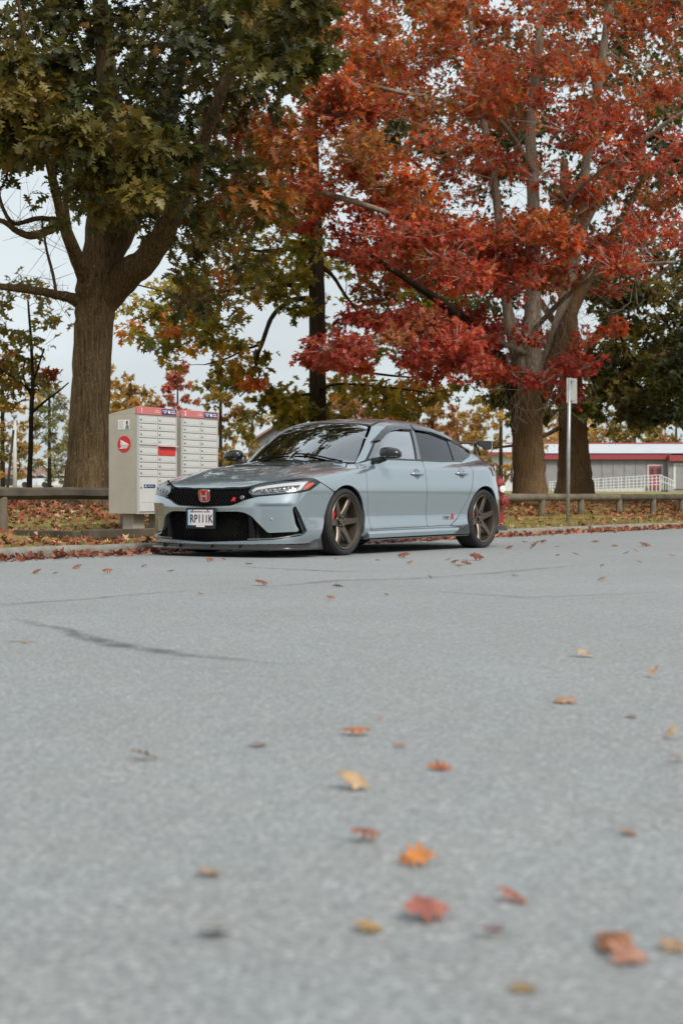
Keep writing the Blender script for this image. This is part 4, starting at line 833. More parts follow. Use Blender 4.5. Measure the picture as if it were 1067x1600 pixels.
# ---- side skirts and blades
for sg in (1, -1):
    sk = MB(); ss = np.linspace(.395, 2.335, 36); vs = []
    for s_ in ss:
        w = float(Wp(s_)); e0 = max(0, 1 - abs(s_ - .395) / .10) * .0; k = float(np.clip((s_ - .45) / .25, 0, 1)); lift = .012 * (s_ - .4) / 1.9
        for t0, z0 in ((-.10, .262), (-.026, .262), (-.018, .232), (.004, .214), (.018, .196), (.014, .158), (-.004, .146), (-.10, .146)):
            vs.append(cp(s_, sg * (w + t0), z0 + lift))
    n = 8
    sk.add(vs, [(i*n+j, i*n+(j+1) % n, (i+1)*n+(j+1) % n, (i+1)*n+j) for i in range(35) for j in range(n)] + [tuple(range(n)), tuple(35*n+j for j in range(n))])
    SK = sk.build('side_skirt', PAINT, CAR, angle=28)
    bl = MB(); vs = []
    for s_ in ss:
        w = float(Wp(s_)); lift = .012 * (s_ - .4) / 1.9
        for t0, z0 in ((-.10, .146), (.020, .145), (.024, .137), (.020, .132), (-.10, .134)): vs.append(cp(s_, sg * (w + t0), z0 + lift - .001))
    n = 5
    bl.add(vs, [(i*n+j, i*n+(j+1) % n, (i+1)*n+(j+1) % n, (i+1)*n+j) for i in range(35) for j in range(n)] + [tuple(range(n)), tuple(35*n+j for j in range(n))])
    bl.build('skirt_blade', GLOSS_BLACK, SK, angle=28)
    fn = MB(); prof = [(2.06,.163),(2.205,.240),(2.23,.247),(2.335,.268),(2.345,.165)]
    vs = [cp(s_, sg * (float(Wp(s_)) + d), z_) for d in (.000, .030) for s_, z_ in prof]
    fn.add(vs, [(0,1,2,3,4), (5,6,7,8,9)] + [(k, (k+1) % 5, 5 + (k+1) % 5, 5 + k) for k in range(5)])
    fn.build('rear_spat', CARBON, SK)
    # mirror
    mm = bmesh.new(); bmesh.ops.create_uvsphere(mm, u_segments=28, v_segments=16, radius=1)
    for v in mm.verts:
        x, y, z = v.co
        sq = lambda a, p: math.copysign(abs(a) ** p, a)
        y2 = sq(y, .72); x2 = sq(x, .8); z2 = sq(z, .75)
        if x2 > .3: x2 = .3 + (x2 - .3) * .35
        taper = 1 - .22 * max(0, y2)
        v.co = Vector((x2 * .085 * taper, y2 * .118, z2 * .062 * taper - .010 * y2))
    me = bpy.data.meshes.new('mirror_housing'); mm.to_mesh(me); mm.free(); me.materials.append(GLOSS_BLACK)
    me.polygons.foreach_set('use_smooth', [True] * len(me.polygons))
    MIR = link('wing_mirror', None, CAR, cp(.70, sg * .985, .992)); ho = link('mirror_housing', me, MIR)
    ho.scale = (1, -sg, 1)
    MB().box((.045, 0, .0), (.012, .18, .085), bev=.006).build('mirror_glass', CHROME, MIR)
    MB().tube([(-.045, sg * .19, -.072), (-.035, sg * .13, -.070), (-.01, sg * .07, -.050), (.0, sg * .03, -.03)], [.030, .034, .030, .024], 12).build('mirror_arm', SATIN_BLACK, MIR, smooth=True)
    MB().box((-.06, -sg * .01, -.032), (.03, .19, .010), bev=.004).build('turn_signal', plain('mirror_strip', (.06, .05, .045), .15, coat=1.) if 'mirror_strip' not in MATS else MATS['mirror_strip'], MIR)
    # handles
    for door, s0, s1, z_ in (((DOORF if True else 0), 1.262, 1.492, .798), (DOORR, 2.152, 2.372, .812)):
        d = door[0] if sg > 0 else door[1]; sm = (s0 + s1) / 2
        P = surf('roll', np.array(side_pts([(s0 + (s1 - s0) * k / 8, z_) for k in range(9)])))
        pts = [cp(p[0], sg * (p[1] + .004 + .020 * math.sin(math.pi * min(1, max(0, k / 8))) ** .4), p[2]) for k, p in enumerate(P)]
        h_ = MB(); vs = []
        for k, q in enumerate(pts):
            w = .011 + .006 * math.sin(math.pi * k / 8) ** .6
            for dy, dz in ((0, -w), (.010, -w * .6), (.013, 0), (.010, w * .6), (0, w), (-.008, 0)): vs.append(q + Vector((0, -sg * dy, dz)))
        h_.add(vs, [(i*6+j, i*6+(j+1) % 6, (i+1)*6+(j+1) % 6, (i+1)*6+j) for i in range(8) for j in range(6)] + [tuple(range(6)), tuple(48 + j for j in range(6))])
        h_.build('door_handle', PAINT, d, smooth=True)
        cu = MB(); th = side_pts([(sm, z_)])[0][1]; Pc = surf('roll', np.array([[sm + .055 * math.cos(R(k * 18)), th + .060 * math.sin(R(k * 18))] for k in range(20)] + [[sm, th]])); gnn = Fgrad(Pc)
        Pc[:20] += gnn[:20] * .0015; Pc[20] += gnn[20] * .0012
        cu.add([cp(p[0], sg * p[1], p[2]) for p in Pc], [(k, (k + 1) % 20, 20) for k in range(20)])
        cu.build('handle_recess_shade', plain('recess_shade_grey', (.13, .16, .17), .4, coat=.6) if 'recess_shade_grey' not in MATS else MATS['recess_shade_grey'], d, smooth=True)  # flat disc on the door skin; the hollow's shade is put into its grey
# ---- rear wing
wing = MB(); secs = []; sec = [(-.11,.0),(-.095,.012),(-.05,.022),(.02,.026),(.08,.026),(.115,.030),(.115,.024),(.06,.010),(0,-.002),(-.07,-.008),(-.105,-.006)]
tt = np.linspace(-.62, .62, 25); vs = []
for t_ in tt:
    for x, z in sec: vs.append(cp(3.27 + x * 1.25 - .03 * (t_ / .62) ** 2, t_, 1.172 + z - .012 * (t_ / .62) ** 4))
n = len(sec); wing.add(vs, [(i*n+j, i*n+(j+1) % n, (i+1)*n+(j+1) % n, (i+1)*n+j) for i in range(24) for j in range(n)] + [tuple(range(n)), tuple(24*n+j for j in range(n))])
WING = wing.build('rear_wing', GLOSS_BLACK, CAR, angle=40)
for sg in (1, -1):
    pl = [(3.095,1.165),(3.12,1.192),(3.37,1.200),(3.40,1.188),(3.405,1.12),(3.39,1.100),(3.30,1.098),(3.11,1.150)]
    e = MB(); vs = [cp(s_, sg * t_, z_) for t_ in (.612, .640) for s_, z_ in pl]
    e.add(vs, [tuple(range(8)), tuple(range(8, 16))] + [(k, (k+1) % 8, 8 + (k+1) % 8, 8 + k) for k in range(8)]); e.build('wing_end_plate', SATIN_BLACK, WING)
    for a0, a1 in ((3.30, 3.385), (3.44, 3.40)):
        st = MB(); st.tube([cp(a0, sg * .47, 1.03), cp((a0 + a1) / 2, sg * .455, 1.10), cp(a1 - .03, sg * .44, 1.178)], [.013, .010, .011], 8); st.build('wing_strut', GLOSS_BLACK, WING, smooth=True)
# ---- plate, badges
def text(s, name, size, mat, parent, M, **kw): return txt(s, name, size, mat, parent, M, **kw)
INK = plain('plate_ink', (.03, .025, .03), .5); INKB = plain('plate_blue', (.05, .12, .32), .5); WHITEP = plain('white_print', (.8, .8, .8), .5); REDP = plain('red_print', (.55, .01, .02), .4)
MF = Matrix.Translation(cp(-1.052, -.012, .362)) @ Matrix(((0, 0, -1, 0), (-1, 0, 0, 0), (0, 1, 0, 0), (0, 0, 0, 1)))   # text plane facing forward
MF = Matrix.Translation(cp(-1.052, -.012, .362)) @ Matrix.Rotation(R(-90), 4, 'Z') @ Matrix.Rotation(R(90), 4, 'X')
PLATE = MB(); PLATE.box((-1.044, .012, .362), (.012, .350, .196), bev=.005); PLATE = PLATE.build('licence_plate', plain('plate_frame', (.010, .010, .011), .4), CAR, smooth=False)
m, t, b = nmat('plate_sheet'); tc = N(t, 'ShaderNodeTexCoord'); sp_ = N(t, 'ShaderNodeSeparateXYZ'); t.links.new(tc.outputs['Object'], sp_.inputs[0])
mr = N(t, 'ShaderNodeMapRange'); mr.inputs['From Min'].default_value = .16; mr.inputs['From Max'].default_value = -.14; t.links.new(sp_.outputs['Y'], mr.inputs['Value'])
t.links.new(ramp(t, mr.outputs[0], [(0, (.36, .52, .68)), (.13, (.42, .56, .68)), (.2, (.72, .68, .70)), (.9, (.74, .66, .68)), (1, (.45, .52, .66))]), b.inputs['Base Color']); b.inputs['Roughness'].default_value = .35
pm = MB(); pm.box((-1.051, .012, .369), (.003, .300, .145)); pm.build('plate_sheet', m, PLATE)
tm = lambda y, z: Matrix.Translation((-1.0535, .012 - y, .369 + z)) @ Matrix.Rotation(R(-90), 4, 'Z') @ Matrix.Rotation(R(90), 4, 'X')
text('RP111K', 'plate_number', .105, INK, PLATE, tm(.012, -.014), bold=.0016, sx=.80)
text('Beautiful British Columbia', 'plate_slogan', .022, INK, PLATE, tm(0, .055), sx=.98)
fr = MB(); fr.box((-1.0515, .012 - .0, .288), (.002, .10, .014)); fr.build('frame_print', WHITEP, PLATE)
for y_ in (-.09, .09): MB().lathe([(.006, 0), (.005, .003), (.0005, .004)], 10, Matrix.Translation((-1.053, .012 + y_, .437)) @ Matrix.Rotation(R(-90), 4, 'Y')).build('plate_screw', SATIN_BLACK, PLATE)
# front emblem: red shield with chrome outline and an H
def shield(w, h, k=.86, n=5):
    pts = [(-w, h), (w, h), (w * k, -h), (-w * k, -h)]; P = np.array(pts)
    for _ in range(2): P = chaikin(P, .18)
    return [tuple(p) for p in P]
ME = Matrix.Translation(cp(-1.006, 0, .572)) @ Matrix.Rotation(R(-90), 4, 'Z') @ Matrix.Rotation(R(90 + 10), 4, 'X')
EMB = MB().prism(shield(.072, .060), -.012, .006, ME).build('front_emblem', CHROME, CAR)
MB().prism(shield(.064, .052), .004, .009, ME).build('emblem_field', BADGE_RED, EMB)
hh = MB()
for sg in (1, -1): hh.prism([(sg * .046, .042), (sg * .030, .042), (sg * .022, .004), (sg * .022, -.042), (sg * .037, -.042), (sg * .038, 0)][::sg], .0085, .0125, ME)
hh.prism([(-.024, .006), (.024, .006), (.026, -.010), (-.026, -.010)], .0085, .0122, ME); hh.build('emblem_letter', CHROME, EMB)
def on_front(ph, z, off=.0): 
    P = surf('front', np.array([[ph, z]]))[0]; n = Fgrad(P[None])[0]; P = P + n * off
    nv = Vector((n[0], -n[1], n[2])).normalized(); x = Vector((0, 0, 1)).cross(nv).normalized(); y = nv.cross(x)
    return Matrix.Translation(cp(*P)) @ Matrix((x, y, nv)).transposed().to_4x4()
text('R', 'grille_badge', .05, REDP, GRILLE, on_front(.345, .542, -.015), ext=.003, shear=.3, bold=.003, sx=1.25)
MB().lathe([(.024, 0), (.024, .012), (.018, .016), (.0005, .016)], 18, on_front(.44, .560, -.024)).build('front_camera', DARK_CHROME, GRILLE, smooth=True)
def on_side(s, z, off=.0):
    P = surf('roll', np.array(side_pts([(s, z)])))[0]; n = Fgrad(P[None])[0]; P = P + n * off
    nv = Vector((n[0], -n[1], n[2])).normalized(); x = Vector((1, 0, 0)); x = (x - nv * x.dot(nv)).normalized(); y = nv.cross(x)
    return Matrix.Translation(cp(*P)) @ Matrix((x, y, nv)).transposed().to_4x4()
text('TYPE', 'side_lettering', .052, INK, DOORR[0], on_side(1.945, .336, .003), shear=.25, bold=.0, sx=1.05)
text('R', 'side_letter', .090, plain('deep_red_print', (.36, .008, .014), .4), DOORR[0], on_side(2.068, .348, .003), shear=.25, bold=.0012, sx=1.2)
# ---- wipers
for t0, t1 in ((.58, .02), (-.05, -.55)):
    pts = top_pts([(.40 + .06 * abs(t_), t_) for t_ in np.linspace(t0, t1, 8)]); P = surf('roll', np.array([(s_, th) for s_, th in pts])); P = P + Fgrad(P) * .012
    MB().tube([cp(*p) for p in P], .008, 6).build('wiper', MATT_BLACK, WSH)
# ---- cabin
cab = MB(); cab.box(cp(.72, 0, .80), (.42, 1.40, .16), bev=.03); cab.box(cp(1.6, 0, .36), (2.0, 1.5, .04)); cab.box(cp(.62, 0, .6), (.1, 1.4, .5)); cab.build('dashboard', INTERIOR, CAR, angle=30)
for t_ in (.37, -.37):
    se = MB(); se.box(cp(1.32, t_, .50), (.50, .50, .18), bev=.05); SEAT = se.build('front_seat', SEAT_RED, CAR, smooth=True)
    M = Matrix.Rotation(R(20), 3, 'Y')
    MB().box(cp(1.63, t_, .80), (.15, .48, .58), M=M, bev=.06).build('seat_back', SEAT_RED, SEAT, smooth=True)
    MB().box(cp(1.75, t_, 1.13), (.10, .27, .18), M=M, bev=.04).build('head_rest', INTERIOR, SEAT, smooth=True)
bs = MB(); bs.box(cp(2.25, 0, .55), (.5, 1.2, .16), bev=.05); bs.box(cp(2.55, 0, .82), (.14, 1.2, .5), M=Matrix.Rotation(R(24), 3, 'Y'), bev=.05); bs.build('rear_seat', INTERIOR, CAR, smooth=True)
swh = MB(); MW = Matrix.Translation(cp(1.02, .37, .845)) @ Matrix.Rotation(R(-65), 4, 'Y'); ring = [(MW @ Vector((.18 * math.cos(a), .18 * math.sin(a), 0))) for a in np.linspace(0, 2 * math.pi, 33)]
swh.tube(ring, .016, 8, caps=False); swh.box(cp(1.0, .37, .84), (.06, .12, .10), bev=.02); swh.tube([MW @ Vector((-.17, 0, 0)), MW @ Vector((.17, 0, 0))], .014, 6); swh.tube([MW @ Vector((0, -.17, 0)), MW @ Vector((0, .17, 0))], .014, 6); swh.build('steering_wheel', INTERIOR, CAR, smooth=True)
panel('roof_lining', 'roll', both('roll', top_pts([(1.03,0),(1.06,.3),(1.1,.45),(2.6,.45),(2.68,0)])), INTERIOR, CAR, off=-.03, depth=0, gap=0, h=.1)
rm_ = MB(); rm_.box(cp(.93, 0, 1.20), (.03, .22, .06), bev=.012); rm_.build('rear_view_mirror', INTERIOR, CAR)
# ================================================================== FOLIAGE
def leaf_template(half, fold=.10, droop=.22, petiole=.16, wide=1.18, arch=0.):
    """flat outline (x along the midrib 0..1) -> folded, drooping triangle patch with a stalk"""
    half = [(x, y * wide) for x, y in half]
    out = [(x, y) for x, y in half] + [(x, -y) for x, y in half[::-1] if y > 1e-6]
    n = len(out)
    rv, re_, rf, a_, b_, c_ = delaunay_2d_cdt([Vector(p) for p in out], [(i, (i + 1) % n) for i in range(n)], [], 0, 1e-6)
    P = np.array([(p.x, p.y) for p in rv]); T = np.array([f for f in rf if len(f) == 3]); T = T[inside(P[T].mean(1), np.array(out))]
    V = np.column_stack([P[:, 0], P[:, 1], -droop * P[:, 0] ** 2 + fold * np.abs(P[:, 1]) * 2 + arch * 4 * P[:, 0] * (1 - P[:, 0])])
    if petiole:
        k = len(V); V = np.concatenate([V, [(-petiole, 0, -.01), (0, .010, 0), (0, -.010, 0)]]); T = np.concatenate([T, [[k, k + 2, k + 1]]])
    return V.astype(np.float32), T.astype(np.int32)
def inside(Q, P):
    x, y = Q[:, 0], Q[:, 1]; c = np.zeros(len(Q), bool); j = len(P) - 1
    for i in range(len(P)):
        xi, yi = P[i]; xj, yj = P[j]
        if yi != yj: c ^= ((yi > y) != (yj > y)) & (x < (xj - xi) * (y - yi) / (yj - yi) + xi)
        j = i
    return c
OAK_FINE = leaf_template([(0,.012),(.10,.03),(.17,.17),(.24,.055),(.33,.25),(.40,.345),(.45,.30),(.475,.085),(.585,.27),(.66,.33),(.675,.085),(.77,.15),(.83,.165),(.86,.04),(1,0)])
OAK_MID = leaf_template([(0,.012),(.17,.16),(.24,.05),(.41,.34),(.475,.085),(.65,.31),(.70,.08),(.82,.14),(1,0)], petiole=0)
OAK_FAR = leaf_template([(0,.02),(.24,.24),(.34,.09),(.58,.38),(.68,.12),(1,0)], petiole=0)
OAK_LOW = leaf_template([(0,.02),(.40,.36),(.55,.14),(1,0)], petiole=0)
OAK_CURL = leaf_template([(0,.012),(.17,.16),(.24,.05),(.41,.34),(.475,.085),(.65,.31),(.70,.08),(.82,.14),(1,0)], fold=.32, droop=-.30, petiole=.12)
OAK_TENT = leaf_template([(0,.012),(.17,.16),(.24,.05),(.41,.34),(.475,.085),(.65,.31),(.70,.08),(.82,.14),(1,0)], fold=-.26, droop=.03, arch=.09, petiole=.14)
OAK_BROAD = leaf_template([(0,.02),(.13,.19),(.22,.13),(.33,.36),(.44,.42),(.50,.19),(.63,.33),(.72,.30),(.76,.15),(.86,.15),(1,0)], fold=-.14, droop=.10, arch=.08, petiole=.14)
OAK_CURLF = leaf_template([(0,.02),(.24,.24),(.34,.09),(.58,.38),(.68,.12),(1,0)], fold=.32, droop=-.30, petiole=0)
def leaf_material(name, rough=.5, trans=.32):
    m, t, b = nmat(name)
    at = N(t, 'ShaderNodeAttribute'); at.attribute_name = 'leaf_colour'
    f = ramp(t, noise(t, 14, 3, .6), [(.3, (.84, .84, .84)), (.7, (1.12, 1.12, 1.12))]); c = mixc(t, 1., at.outputs['Color'], f, 'MULTIPLY')
    t.links.new(c, b.inputs['Base Color']); b.inputs['Roughness'].default_value = rough; b.inputs['Specular IOR Level'].default_value = .4
    if trans:
        tr = N(t, 'ShaderNodeBsdfTranslucent'); t.links.new(mixc(t, 1., c, (1.15, 1.0, .75), 'MULTIPLY'), tr.inputs['Color'])
        mx = N(t, 'ShaderNodeMixShader'); mx.inputs['Fac'].default_value = trans
        t.links.new(b.outputs[0], mx.inputs[1]); t.links.new(tr.outputs[0], mx.inputs[2]); t.links.new(mx.outputs[0], t.nodes['Material Output'].inputs['Surface'])
    return m
LEAF_GREEN = leaf_material('oak_leaf_green', .42, .36); LEAF_RED = leaf_material('oak_leaf_autumn', .5, .5); LEAF_DRY = leaf_material('dry_leaf', .75, .12)
def norm(v): return v / np.maximum(np.linalg.norm(v, axis=-1, keepdims=True), 1e-9)
def place_leaves(tmpl, pos, dirs, up, size):
    V, T = tmpl; n = len(pos)
    x = norm(dirs); y = norm(np.cross(up, x)); z = np.cross(x, y)
    M = np.stack([x, y, z], 2).astype(np.float32) * np.asarray(size, np.float32)[:, None, None]
    P = np.einsum('nij,vj->nvi', M, V) + pos[:, None, :].astype(np.float32)
    F_ = (T[None] + (np.arange(n, dtype=np.int32) * len(V))[:, None, None]).reshape(-1, 3)
    return P.reshape(-1, 3), F_
def palette(r, n, cols, w):
    k = r.choice(len(cols), n, p=np.array(w) / np.sum(w)); C = np.array(cols, float)[k]
    return np.clip(C * r.normal(1, .16, (n, 1)) * r.normal(1, .06, (n, 3)), .004, .9)
def twig_mesh(name, A, B, r0, r1, mat, parent, sides=3):
    """many straight tapered twigs A->B in one mesh"""
    d = norm(B - A); h = np.where(np.abs(d[:, 2:3]) < .9, np.array([[0, 0, 1.]]), np.array([[1., 0, 0]])); u_ = norm(np.cross(d, h)); v_ = np.cross(d, u_); n = len(A); vs = []
    for (P, rr) in ((A, r0), (B, r1)):
        for k in range(sides):
            a = 2 * math.pi * k / sides; vs.append(P + (u_ * math.cos(a) + v_ * math.sin(a)) * np.asarray(rr).reshape(-1, 1))
    V = np.stack(vs, 1).reshape(-1, 3); o = (np.arange(n) * sides * 2)[:, None]
    F_ = np.concatenate([o + np.array([[k, (k + 1) % sides, sides + (k + 1) % sides, sides + k]]) for k in range(sides)])
    return link(name, npmesh(name, V, F_, mat), parent, kind='stuff')
def in_poly(r, poly, n):
    P = np.array(poly, float); out = np.zeros((0, 2))
    while len(out) < n:
        q = r.uniform(P.min(0), P.max(0), (n * 3, 2)); out = np.concatenate([out, q[inside(q, P)]])
    return out[:n]
def clusters(r, poly, z0, z1, n, rad):
    q = in_poly(r, poly, n); Z = r.uniform(z0, z1, n)
    C = np.stack([(q[:, 0] - 533.5) / 2500 * Z, Z, .57 + (775 - q[:, 1]) / 2500 * Z], 1)
    return C, r.uniform(rad * .7, rad * 1.35, n)
def sprays(r, C, rad, per, tuft, tw, flat=.6):
    """twigs radiating inside each cluster with a tuft of leaves near their ends: twig ends A,B and leaf positions / directions"""
    n = len(C) * per; ci = np.repeat(np.arange(len(C)), per)
    d = norm(r.normal(0, 1, (n, 3)) * np.array([1, 1, flat])); rr = r.uniform(.25, 1, n) ** .6 * rad[ci]
    tip = C[ci] + d * rr[:, None] * np.array([1, 1, .75]); base = tip - norm(d + np.array([0, 0, .35])) * tw * r.uniform(.6, 1.2, n)[:, None]
    k = tuft; li = np.repeat(np.arange(n), k); f = r.uniform(.35, 1.02, n * k)
    pos = base[li] + (tip - base)[li] * f[:, None]
    td = norm(tip - base)[li]
    ld = norm(td * .8 + r.normal(0, .75, (n * k, 3)) + np.array([0, 0, -.45])); up = norm(r.normal(0, .45, (n * k, 3)) + np.array([0, 0, 1.]))
    return base, tip, pos, ld, up, ci[li]
def bark(name, dark, mid_, pale, lichen=(.36, .34, .29), lich=.62, sc=11.):
    m, t, b = nmat(name)
    ridge = noise(t, sc * 1.1, 7, .68, stretch=(2.2, 2.2, .22)); fine = noise(t, sc * 5, 5, .7, stretch=(1.6, 1.6, .45))
    c = ramp(t, ridge, [(.30, dark), (.47, mid_), (.68, pale)]); c = mixc(t, 1., c, ramp(t, fine, [(.32, (.55, .55, .55)), (.66, (1.3, 1.28, 1.25))]), 'MULTIPLY')
    c = mixc(t, 1., c, ramp(t, noise(t, 1.5, 5, .6, stretch=(1.2, 1.2, .3)), [(.35, (.66, .60, .54)), (.65, (1.2, 1.2, 1.2))]), 'MULTIPLY')
    l_ = ramp(t, noise(t, sc * 2.2, 6, .75, stretch=(1.2, 1.2, .6)), [(lich, (0, 0, 0)), (lich + .07, (1, 1, 1))]); t.links.new(mixc(t, l_, c, lichen), b.inputs['Base Color']); b.inputs['Roughness'].default_value = .95; b.inputs['Specular IOR Level'].default_value = .2
    bump(t, b, ridge, 1., .05); return m
BARK = bark('oak_bark', (.046, .029, .014), (.135, .090, .046), (.235, .166, .094), lich=.60, sc=13.)
BARK_DARK = bark('dark_bark', (.014, .011, .008), (.032, .024, .016), (.065, .050, .034), (.09, .08, .06), .68); BARK_BROWN = bark('brown_bark', (.085, .050, .025), (.15, .094, .048), (.235, .152, .083), (.34, .29, .22), .64, 13.); BARK_PALE = bark('pale_bark', (.16, .13, .10), (.30, .255, .205), (.44, .385, .32), (.52, .48, .42), .60)
TWIG = plain('twig_brown', (.055, .042, .032), .9); TWIG_MID = plain('twig_grey_brown', (.24, .195, .16), .9); TWIG_PALE = plain('twig_pale', (.40, .34, .285), .9)
def limb(tree, name, pts, mat, sides=12, rough=.05, seed=0):
    """pts: (photo x, photo y, depth, photo width) joints of one limb"""
    r = np.random.default_rng(seed + 7); P = [px(p[0], p[1], p[2]) for p in pts]; W = [p[3] / 2 * p[2] / 2500 for p in pts]
    Q, Rr = [], []
    for i in range(len(P) - 1):          # Catmull-Rom through the joints
        p0, p1, p2, p3 = P[max(i-1, 0)], P[i], P[i+1], P[min(i+2, len(P)-1)]; n = 5
        for k in range(n):
            u = k / n; Q.append(.5 * ((2*p1) + (-p0+p2)*u + (2*p0-5*p1+4*p2-p3)*u*u + (-p0+3*p1-3*p2+p3)*u**3)); Rr.append((W[i] * (1-u) + W[i+1] * u) * (1 + r.normal(0, rough)))
    Q.append(P[-1]); Rr.append(W[-1]); f = MB(); Q = [Vector(q) + Vector(r.normal(0, .9 * rough * w, 3)) for q, w in zip(Q, Rr)]
    f.tube(Q, Rr, sides); return f.build(name, mat, tree, smooth=True), np.array(Q)
def attach(tree, C, limbs, mat, r0=.022, name='branch'):
    """branches reaching each cluster from the nearest limb or earlier branch, bent a little, in one mesh"""
    L = np.concatenate(limbs); C = C[np.argsort([np.min(np.linalg.norm(L - c, axis=1)) for c in C])]; A, B, ra, rb = [], [], [], []; depth = np.ones(len(L))
    for c in C:
        d = np.linalg.norm(L - c, axis=1) * (1 + .25 * (1 - depth)) + .35 * np.maximum(0, L[:, 2] - c[2]); i = np.argmin(d); s = L[i]; g = max(.35, depth[i] * .72)
        dist = np.linalg.norm(c - s); n = 6; prev = s; off = rng.normal(0, .13 * dist, 3); new = []
        for k in range(1, n + 1):
            u = k / n; q = s + (c - s) * u + off * math.sin(math.pi * u) + np.array([0, 0, .08 * dist * math.sin(math.pi * u)]) + (rng.normal(0, .02 * dist, 3) if k < n else 0)
            w = r0 * g * (1 + .2 * dist); A.append(prev); B.append(q); ra.append(w * (1 - .75 * (k - 1) / n)); rb.append(w * (1 - .75 * u)); prev = q; new.append(q)
        L = np.concatenate([L, np.array(new)]); depth = np.concatenate([depth, np.full(n, g)])
    return twig_mesh(name, np.array(A), np.array(B), np.array(ra), np.array(rb), mat, tree, 5)
def crown(tree, tmpl, regions, limbs, leaf, mat, cols, w, twig_mat, r, branch_mat=None, tint=None, single=0, br=.02, twr=.004, name='crown', den=1., stmpl=None, mixk=.38):
    """regions: (outline in the photo, near depth, far depth, clusters, radius, sprays, leaves per spray)"""
    PV, PF, PC, TA, TB, CC = [], [], [], [], [], []; o = 0; SP = []
    for rg in regions:
        poly, z0, z1, n, rad, per, tuft = rg[:7]; per = int(per * den); cw = rg[7] if len(rg) > 7 else w
        C, cr = clusters(r, poly, z0, z1, n, rad); CC.append(C)
        A, B, pos, ld, up, ci = sprays(r, C, cr, per, tuft, rad * .75); TA.append(A); TB.append(B)
        nl = len(pos); size = leaf * r.uniform(.65, 1.2, nl)
        # neighbouring leaves share a hue: choose per cluster, then jitter
        cc = palette(r, len(C), cols, cw)[ci] * (1 - mixk) + palette(r, nl, cols, cw) * mixk
        if tint is not None: cc = tint(pos, cc, r)
        SP.append((pos, ld, up, size, cc))
    pos, ld, up, size, cc = [np.concatenate([s[k] for s in SP]) for k in range(5)]
    if single:       # the leaves that show largest stay separate objects
        vis = (pos[:, 1] > 5); u_ = 533.5 + pos[:, 0] / pos[:, 1] * 2500; v_ = 775 - (pos[:, 2] - .57) / pos[:, 1] * 2500
        inn = (u_ > 15) & (u_ < 1050) & (v_ > 15); sc = np.where(inn, size / pos[:, 1], 0) * (1 + .0 * u_); idx = np.argsort(-sc)[:single * 3]; idx = r.choice(idx, single, replace=False)
        quant = np.array([cc[idx].mean(0)] ); K = 8; cen = cc[idx][r.choice(len(idx), K, replace=False)]
        for _ in range(6):
            lab = np.argmin(((cc[idx][:, None] - cen[None]) ** 2).sum(2), 1)
            for k in range(K):
                if (lab == k).any(): cen[k] = cc[idx][lab == k].mean(0)
        V, T = stmpl or OAK_FINE; mes = [npmesh('leaf', V, T, mat, colors=np.tile(np.append(c, 1), (len(V), 1))) for c in cen]
        for i, k in zip(idx, lab):
            x = norm(ld[i]); y = norm(np.cross(up[i], x)); z = np.cross(x, y); M = Matrix(np.stack([x, y, z], 1).tolist()).to_4x4(); M = Matrix.Translation(pos[i]) @ M @ Matrix.Scale(float(size[i]), 4)
            ob = bpy.data.objects.new('leaf', mes[k]); COL.objects.link(ob); ob.parent = tree; ob.matrix_local = M
        keep = np.ones(len(pos), bool); keep[idx] = False; pos, ld, up, size, cc = pos[keep], ld[keep], up[keep], size[keep], cc[keep]
    V, F_ = place_leaves(tmpl, pos, ld, up, size); C4 = np.repeat(np.column_stack([cc, np.ones(len(cc))]), len(tmpl[0]), 0)
    o_ = link(name, npmesh(name, V, F_, mat, colors=C4), tree, kind='stuff')
    A, B = np.concatenate(TA), np.concatenate(TB); kk = r.uniform(size=len(A)) < .5; A, B = A[kk], B[kk]; twig_mesh('twigs', A, B, np.full(len(A), twr * 1.5), np.full(len(A), twr * .6), twig_mat, tree)
    if limbs: attach(tree, np.concatenate(CC), limbs, branch_mat or twig_mat, br)
    return o_
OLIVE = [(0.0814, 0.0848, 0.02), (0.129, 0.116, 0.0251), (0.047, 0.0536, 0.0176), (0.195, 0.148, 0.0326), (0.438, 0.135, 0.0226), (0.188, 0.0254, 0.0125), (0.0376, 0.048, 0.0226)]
REDS = [(0.576, 0.0982, 0.0415), (0.735, 0.207, 0.0458), (0.383, 0.0473, 0.0375), (0.639, 0.148, 0.114), (0.272, 0.0315, 0.0292), (0.32, 0.246, 0.0582), (0.159, 0.188, 0.0499)]

